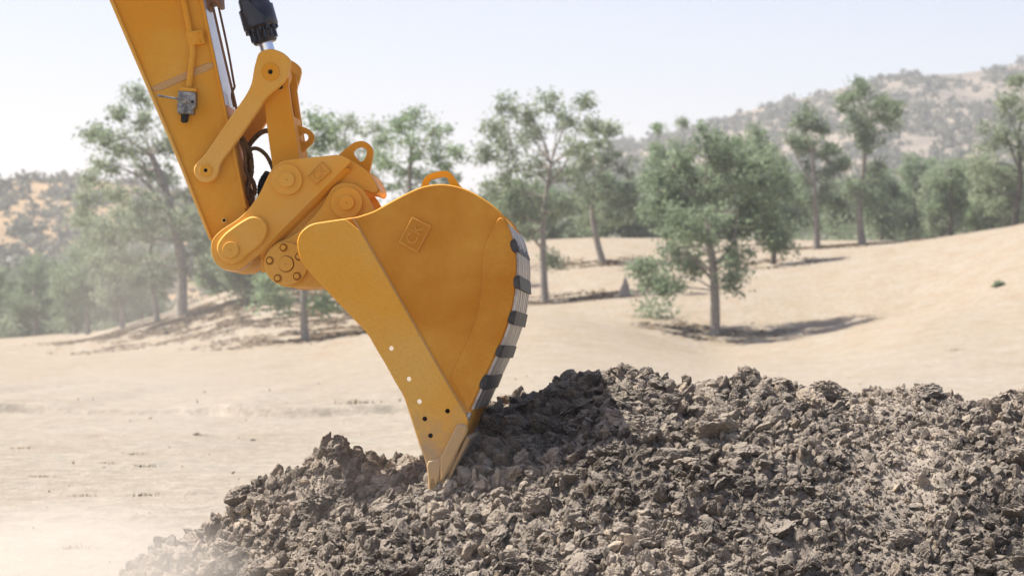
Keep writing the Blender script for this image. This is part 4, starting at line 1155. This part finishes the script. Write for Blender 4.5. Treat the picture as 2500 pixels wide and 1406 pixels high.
heap = link("dirt_heap", mesh_np("dirt_heap", HV, inv.reshape(-1, 4), M_DIRT, True))
heap["label"] = "long heap of freshly dug cloddy soil under the bucket"
heap["category"] = "dirt heap"

def clod_mesh(name, seed, sub, mat):
    rr_ = np.random.default_rng(seed)
    bm = bmesh.new(); bmesh.ops.create_icosphere(bm, subdivisions=sub, radius=1.0)
    N = rr_.normal(size=(15, 3)); N /= np.linalg.norm(N, axis=1, keepdims=True)
    Dp = rr_.uniform(0.55, 0.95, 15)
    st = np.array([1.0, rr_.uniform(0.7, 1.0), rr_.uniform(0.55, 0.85)])
    off = Vector(rr_.uniform(-50, 50, 3))
    for v in bm.verts:
        d = np.array(v.co); d /= np.linalg.norm(d)
        dots = N @ d
        rad = min(1.05, min([Dp[i] / dots[i] for i in range(15) if dots[i] > 0.05] + [1.05]))
        p = Vector(d)
        rad += 0.12 * mnoise.fractal(p * 1.6 + off, 1.0, 2.0, 3) - 0.20 * abs(mnoise.noise(p * 2.6 + off)) + 0.09 * mnoise.noise(p * 5.5 + off) + 0.075 * abs(mnoise.noise(p * 11 + off))
        if sub > 3: rad += 0.07 * mnoise.noise(p * 20 + off) + 0.04 * mnoise.noise(p * 41 + off)
        v.co = Vector(d * st * rad)
    me = bpy.data.meshes.new(name); bm.to_mesh(me); bm.free()
    me.materials.append(mat)
    return me

big_meshes = [clod_mesh("clod", 300 + k, 5, M_DIRT) for k in range(12)]
rc = np.random.default_rng(77)
named = [(640, 1372, 50), (545, 1398, 42), (700, 1390, 36), (1240, 1150, 40), (1283, 1152, 20), (1742, 1040, 62), (1312, 1212, 46), (1640, 1110, 44), (1510, 915, 32), (1560, 925, 24), (1360, 960, 26), (1290, 990, 20), (1420, 935, 26), (830, 1098, 22), (910, 1100, 26), (1385, 1165, 36), (880, 1312, 34), (2250, 1160, 26), (2200, 1310, 44), (2000, 1160, 22), (1900, 1300, 40), (440, 1352, 30), (380, 1380, 32), (590, 1262, 24), (1060, 1390, 52), (1500, 1395, 30), (2380, 1010, 26), (1985, 1130, 20), (1790, 1010, 30), (1480, 990, 24)]
spots = []
def surf_hit(px, py):
    """where the sight line through a photograph point meets the heap"""
    d = ray(px, py)
    ys = np.arange(12.2, 16.6, 0.02)
    X = CAM.x + d.x / d.y * ys; Z = CAM.z + d.z / d.y * ys
    h = heap_base(X, ys)
    k = np.nonzero(h > Z)[0]
    return (float(X[k[0]]), float(ys[k[0]])) if len(k) else None
for (px, py, r) in named:
    h = surf_hit(px, py + r * 0.4)
    if h: spots.append((h[0], h[1], r / 496.0))
def clear(x, y, r, lst):
    return all((x - a) ** 2 + (y - b) ** 2 > (0.75 * (r + c)) ** 2 for a, b, c in lst)
tries = 0
while len(spots) < 300 and tries < 20000:
    tries += 1
    px = rc.uniform(300, 2520); py = rc.uniform(895, 1420)
    h = surf_hit(px, py)
    if not h: continue
    if -0.50 < h[0] < -0.22 and 13.86 < h[1] < 14.5: continue
    fine_zone = math.exp(-((px - 2180) / 190) ** 2) * (1 if py < 1250 else 0.3)
    if rc.random() < 0.8 * fine_zone: continue
    r = 0.024 + 0.070 * rc.random() ** 2.6
    if clear(h[0], h[1], r, spots): spots.append((h[0], h[1], r))
for k, (x, y, r) in enumerate(spots):
    z = float(heap_z(np.array([x]), np.array([y]))[0])
    o = link("clod", big_meshes[k % 12], heap)
    o.location = (x, y, z + r * (0.22 if r < 0.06 else 0.42))
    o.rotation_euler = tuple(rc.uniform(0, 6.28, 3)) if r < 0.06 else (rc.normal(0, .3), rc.normal(0, .3), rc.uniform(0, 6.28))
    o.scale = (r * rc.uniform(1.0, 1.35), r * rc.uniform(0.9, 1.1), r * rc.uniform(0.8, 1.1))

# the thousands of smaller crumbs
def scatter(name, parent, pts, rots, scls, meshes, **props):
    src = bpy.data.collections.new(name + "_shapes")
    for k, me in enumerate(meshes):
        o = bpy.data.objects.new("crumb_shape", me); src.objects.link(o)
    me = bpy.data.meshes.new(name)
    me.vertices.add(len(pts)); me.vertices.foreach_set("co", np.asarray(pts, np.float32).ravel())
    a = me.attributes.new("rot", 'FLOAT_VECTOR', 'POINT'); a.data.foreach_set("vector", np.asarray(rots, np.float32).ravel())
    a = me.attributes.new("scl", 'FLOAT_VECTOR', 'POINT'); a.data.foreach_set("vector", np.asarray(scls, np.float32).ravel())
    o = link(name, me, parent, **props)
    ng = bpy.data.node_groups.new(name, 'GeometryNodeTree')
    ng.interface.new_socket("Geometry", in_out='INPUT', socket_type='NodeSocketGeometry')
    ng.interface.new_socket("Geometry", in_out='OUTPUT', socket_type='NodeSocketGeometry')
    gi = ng.nodes.new("NodeGroupInput"); go = ng.nodes.new("NodeGroupOutput")
    ci = ng.nodes.new("GeometryNodeCollectionInfo"); ci.inputs["Collection"].default_value = src
    ci.inputs["Separate Children"].default_value = True; ci.inputs["Reset Children"].default_value = True
    ip = ng.nodes.new("GeometryNodeInstanceOnPoints"); ip.inputs["Pick Instance"].default_value = True
    ra_ = ng.nodes.new("GeometryNodeInputNamedAttribute"); ra_.data_type = 'FLOAT_VECTOR'; ra_.inputs["Name"].default_value = "rot"
    sa_ = ng.nodes.new("GeometryNodeInputNamedAttribute"); sa_.data_type = 'FLOAT_VECTOR'; sa_.inputs["Name"].default_value = "scl"
    er = ng.nodes.new("FunctionNodeEulerToRotation")
    L = ng.links.new
    L(gi.outputs[0], ip.inputs["Points"]); L(ci.outputs[0], ip.inputs["Instance"])
    L(ra_.outputs[0], er.inputs[0]); L(er.outputs[0], ip.inputs["Rotation"]); L(sa_.outputs[0], ip.inputs["Scale"])
    L(ip.outputs[0], go.inputs[0])
    md = o.modifiers.new("scatter", 'NODES'); md.node_group = ng
    return o

crumb_meshes = [clod_mesh("crumb", 500 + k, 4 if k < 4 else 3, M_DIRT) for k in range(9)]
n = 190000
cx = rc.uniform(-2.8, 4.1, n); cy = rc.uniform(12.4, 16.2, n)
cz = heap_z(cx, cy); gz = terrain(cx, cy)
kp = cz > gz + 0.005
cx, cy, cz = cx[kp], cy[kp], cz[kp]
fz = np.exp(-(((1250 + FPX * cx / cy) - 2180) / 170) ** 2)
cs = (0.0042 + 0.004 * rc.random(len(cx)) + 0.042 * rc.random(len(cx)) ** (11.0 + 16.0 * (fbm(cx * 1.9, cy * 1.9, 3, 88) + 0.25).clip(0, 1))) * (1 - 0.42 * fz)
scatter("crumbs", heap, np.stack([cx, cy, cz + cs * 0.45], -1), rc.uniform(0, 6.28, (len(cx), 3)), np.stack([cs * rc.uniform(.9, 1.4, len(cx)), cs, cs * rc.uniform(.7, 1.1, len(cx))], -1), crumb_meshes, kind="stuff")

# loose crumbs and litter strewn over the near field
n = 1300
fy = 14.5 + 50 * rc.random(n) ** 1.6; fx = (rc.uniform(-150, 2650, n) - 1250) / FPX * fy
fz_ = terrain(fx, fy); fs = 0.003 + 0.020 * rc.random(n) ** 9 * (fy / 22)
M_PEB = simple("field_pebble", (0.30, 0.235, 0.165), 0.95, 0, 0.5, 3.0, 0.2, 0.1)
peb = [clod_mesh("pebble", 700 + k, 2, M_PEB) for k in range(5)]
o = scatter("field_litter", None, np.stack([fx, fy, fz_ + fs * 0.1], -1), rc.uniform(0, 6.28, (n, 3)), np.stack([fs * rc.uniform(1, 2.4, n), fs, fs * 0.6], -1), peb, kind="stuff")
o["label"] = "pebbles and crumbs strewn over the pale dry field"; o["category"] = "litter"

# ------------------------------------------------------------------ tufts, stump
def tuft(name, label, px, py, size, seed, mat, group=None, n=46):
    d0 = 1.4 * FPX / (py - HORIZON) if py > 850 else None
    if d0 is None: return
    x = (px - 1250) / FPX * d0
    rr_ = np.random.default_rng(seed); mb = MB()
    for k in range(n):
        a = rr_.uniform(0, 6.28); l = size * rr_.uniform(.5, 1.1); lean = rr_.uniform(.2, 1.2)
        b = Vector((rr_.normal(0, size * 1.5), rr_.normal(0, size * 1.0), 0)); d = Vector((math.cos(a), math.sin(a), 0))
        s = d.cross(Vector((0, 0, 1))) * size * 0.06
        p1 = b + d * l * lean * .3 + Vector((0, 0, l * .5)); p2 = b + d * l * lean * .8 + Vector((0, 0, l * .75))
        mb.add([b - s, b + s, p1 + s * .7, p1 - s * .7, p2], [(0, 1, 2, 3), (3, 2, 4)])
    o = mb.build(name, mat, None, label=label, category="grass tuft")
    if group: o["group"] = group
    o.location = (x, d0, tz(x, d0) - 0.005)
M_TUFT = simple("weedy_tuft", (0.12, 0.10, 0.05), 0.9, 0, 0.4, 20, 0, 0.1)
tufts = [(494, 1065, .05, "small dark weed tuft just below the eroded bank"), (352, 1142, .05, "flat dead tuft in mid field on the left"), (330, 1111, .045, "dry weed tuft above the flat dead tuft"),
         (200, 1209, .04, "low dead tuft toward the bottom left"), (357, 1210, .05, "small dark tuft left of the heap's foot"), (263, 1133, .04, "straw tuft left of the flat dead tuft"), (107, 1167, .04, "straw tuft nearest the left edge in mid field"),
         (48, 1096, .05, "long straw tuft at the left edge below the bank"), (868, 1012, .12, "dark weedy clump on the lip of the eroded bank beside the bucket"), (2335, 925, .09, "lone green tuft on the field behind the right of the heap"), (185, 1340, .045, "pale grass mat near the bottom left corner")]
for k, (px, py, s, lb) in enumerate(tufts):
    tuft("grass_tuft", lb, px, py, s, 900 + k, M_STRAW if "straw" in lb or "pale" in lb else M_TUFT)

def bush(label, px, py, d, r, seed, mat):
    p = at(px, py, d); z = tz(p.x, p.y)
    rr_ = np.random.default_rng(seed); k = 500
    L = rr_.normal(size=(k, 3)) * np.array([r * .5, r * .5, r * .35]) + np.array([0, 0, r * .4]); L[:, 2] = np.maximum(L[:, 2], 0.02)
    o = link("bush", leaf_mesh("bush", L, 0.07 * (0.6 + rr_.random(k)), seed, mat), None, label=label, category="bush"); o.location = (p.x, p.y, z)
bush("tiny lone shrub on the bare right slope", 2440, 682, 110, 0.15, 950, M_LEAF[0])
bush("pale dry shrub left of the rounded oak's trunk", 1600, 735, 122, 0.9, 951, M_LEAF[1])
p = at(1525, 716, 136); mb = MB()
zz = tz(p.x, p.y)
tube(mb, [Vector((0, 0, -.1)), Vector((0, 0, .25)), Vector((.05, 0, .6)), Vector((.02, 0, .95))], [.34, .26, .16, .03], 9)
o = mb.build("tree_stump", M_STUMP, None, label="broken grey stump on the slope between two oaks", category="stump"); o.location = (p.x, p.y, zz)

# ------------------------------------------------------------------ air: haze and dust
def volume_box(name, lo, hi, density, color, aniso, label, cat):
    mb = MB()
    x0, y0, z0 = lo; x1, y1, z1 = hi
    mb.add([(x0, y0, z0), (x1, y0, z0), (x1, y1, z0), (x0, y1, z0), (x0, y0, z1), (x1, y0, z1), (x1, y1, z1), (x0, y1, z1)],
           [(0, 3, 2, 1), (4, 5, 6, 7), (0, 1, 5, 4), (1, 2, 6, 5), (2, 3, 7, 6), (3, 0, 4, 7)])
    m = bpy.data.materials.new(name); m.use_nodes = True; nt = m.node_tree; nt.nodes.clear()
    out = nt.nodes.new("ShaderNodeOutputMaterial"); pv = nt.nodes.new("ShaderNodeVolumePrincipled")
    pv.inputs["Color"].default_value = (*color, 1); pv.inputs["Density"].default_value = density; pv.inputs["Anisotropy"].default_value = aniso
    nt.links.new(pv.outputs[0], out.inputs["Volume"])
    o = mb.build(name, m, None, kind="stuff"); o["label"] = label; o["category"] = cat
    return o
volume_box("haze", (-2700, -2700, -60), (2700, 2700, 125), HAZE, (0.93, 0.95, 1.0), 0.2, "thin pale summer haze over the whole valley", "haze")

def dust(label, c, r, density, seed):
    """a soft puff of dust: one closed ellipsoid with a volume thinning to its edge"""
    bm = bmesh.new(); bmesh.ops.create_icosphere(bm, subdivisions=3, radius=1.0)
    me = bpy.data.meshes.new("dust_cloud"); bm.to_mesh(me); bm.free()
    m = bpy.data.materials.new("dust_cloud"); m.use_nodes = True; nt = m.node_tree; nt.nodes.clear()
    out = nt.nodes.new("ShaderNodeOutputMaterial"); pv = nt.nodes.new("ShaderNodeVolumePrincipled")
    pv.inputs["Color"].default_value = (0.93, 0.88, 0.80, 1); pv.inputs["Anisotropy"].default_value = 0.3
    tc = nt.nodes.new("ShaderNodeTexCoord")
    ln = nt.nodes.new("ShaderNodeVectorMath"); ln.operation = 'LENGTH'; nt.links.new(tc.outputs["Object"], ln.inputs[0])
    fall = ramp(nt, ln.outputs["Value"], [(0.0, 1.0), (0.5, 0.45), (0.97, 0.0)], 'EASE')
    nz = nt.nodes.new("ShaderNodeTexNoise"); nz.noise_dimensions = '4D'; nz.inputs["W"].default_value = seed
    nz.inputs["Scale"].default_value = 1.7; nz.inputs["Detail"].default_value = 4; nt.links.new(tc.outputs["Object"], nz.inputs["Vector"])
    bil = ramp(nt, nz.outputs["Fac"], [(0.32, 0.1), (0.68, 1.0)])
    mu = nt.nodes.new("ShaderNodeMath"); mu.operation = 'MULTIPLY'; nt.links.new(fall, mu.inputs[0]); nt.links.new(bil, mu.inputs[1])
    m2 = nt.nodes.new("ShaderNodeMath"); m2.operation = 'MULTIPLY'; nt.links.new(mu.outputs[0], m2.inputs[0]); m2.inputs[1].default_value = density
    nt.links.new(m2.outputs[0], pv.inputs["Density"]); nt.links.new(pv.outputs[0], out.inputs["Volume"])
    me.materials.append(m)
    o = link("dust_cloud", me, None, kind="stuff"); o["label"] = label; o["category"] = "dust"
    o.location = c; o.scale = r
DUSTS = [("pale dust rolling over the left foot of the heap", (-2.2, 14.0, 0.10), (1.25, 1.2, 0.55), 2.4, 1.0),
         ("thin dust hanging in the hollow under the bucket", (-0.62, 13.9, 0.66), (1.15, 0.6, 0.5), 0.14, 2.0),
         ("faint dust plume drifting behind the arm", (-4.6, 34.0, 1.4), (3.0, 4.0, 2.4), 0.09, 3.0)]
for lb, c, r, dn, sd in DUSTS: dust(lb, c, r, dn, sd)
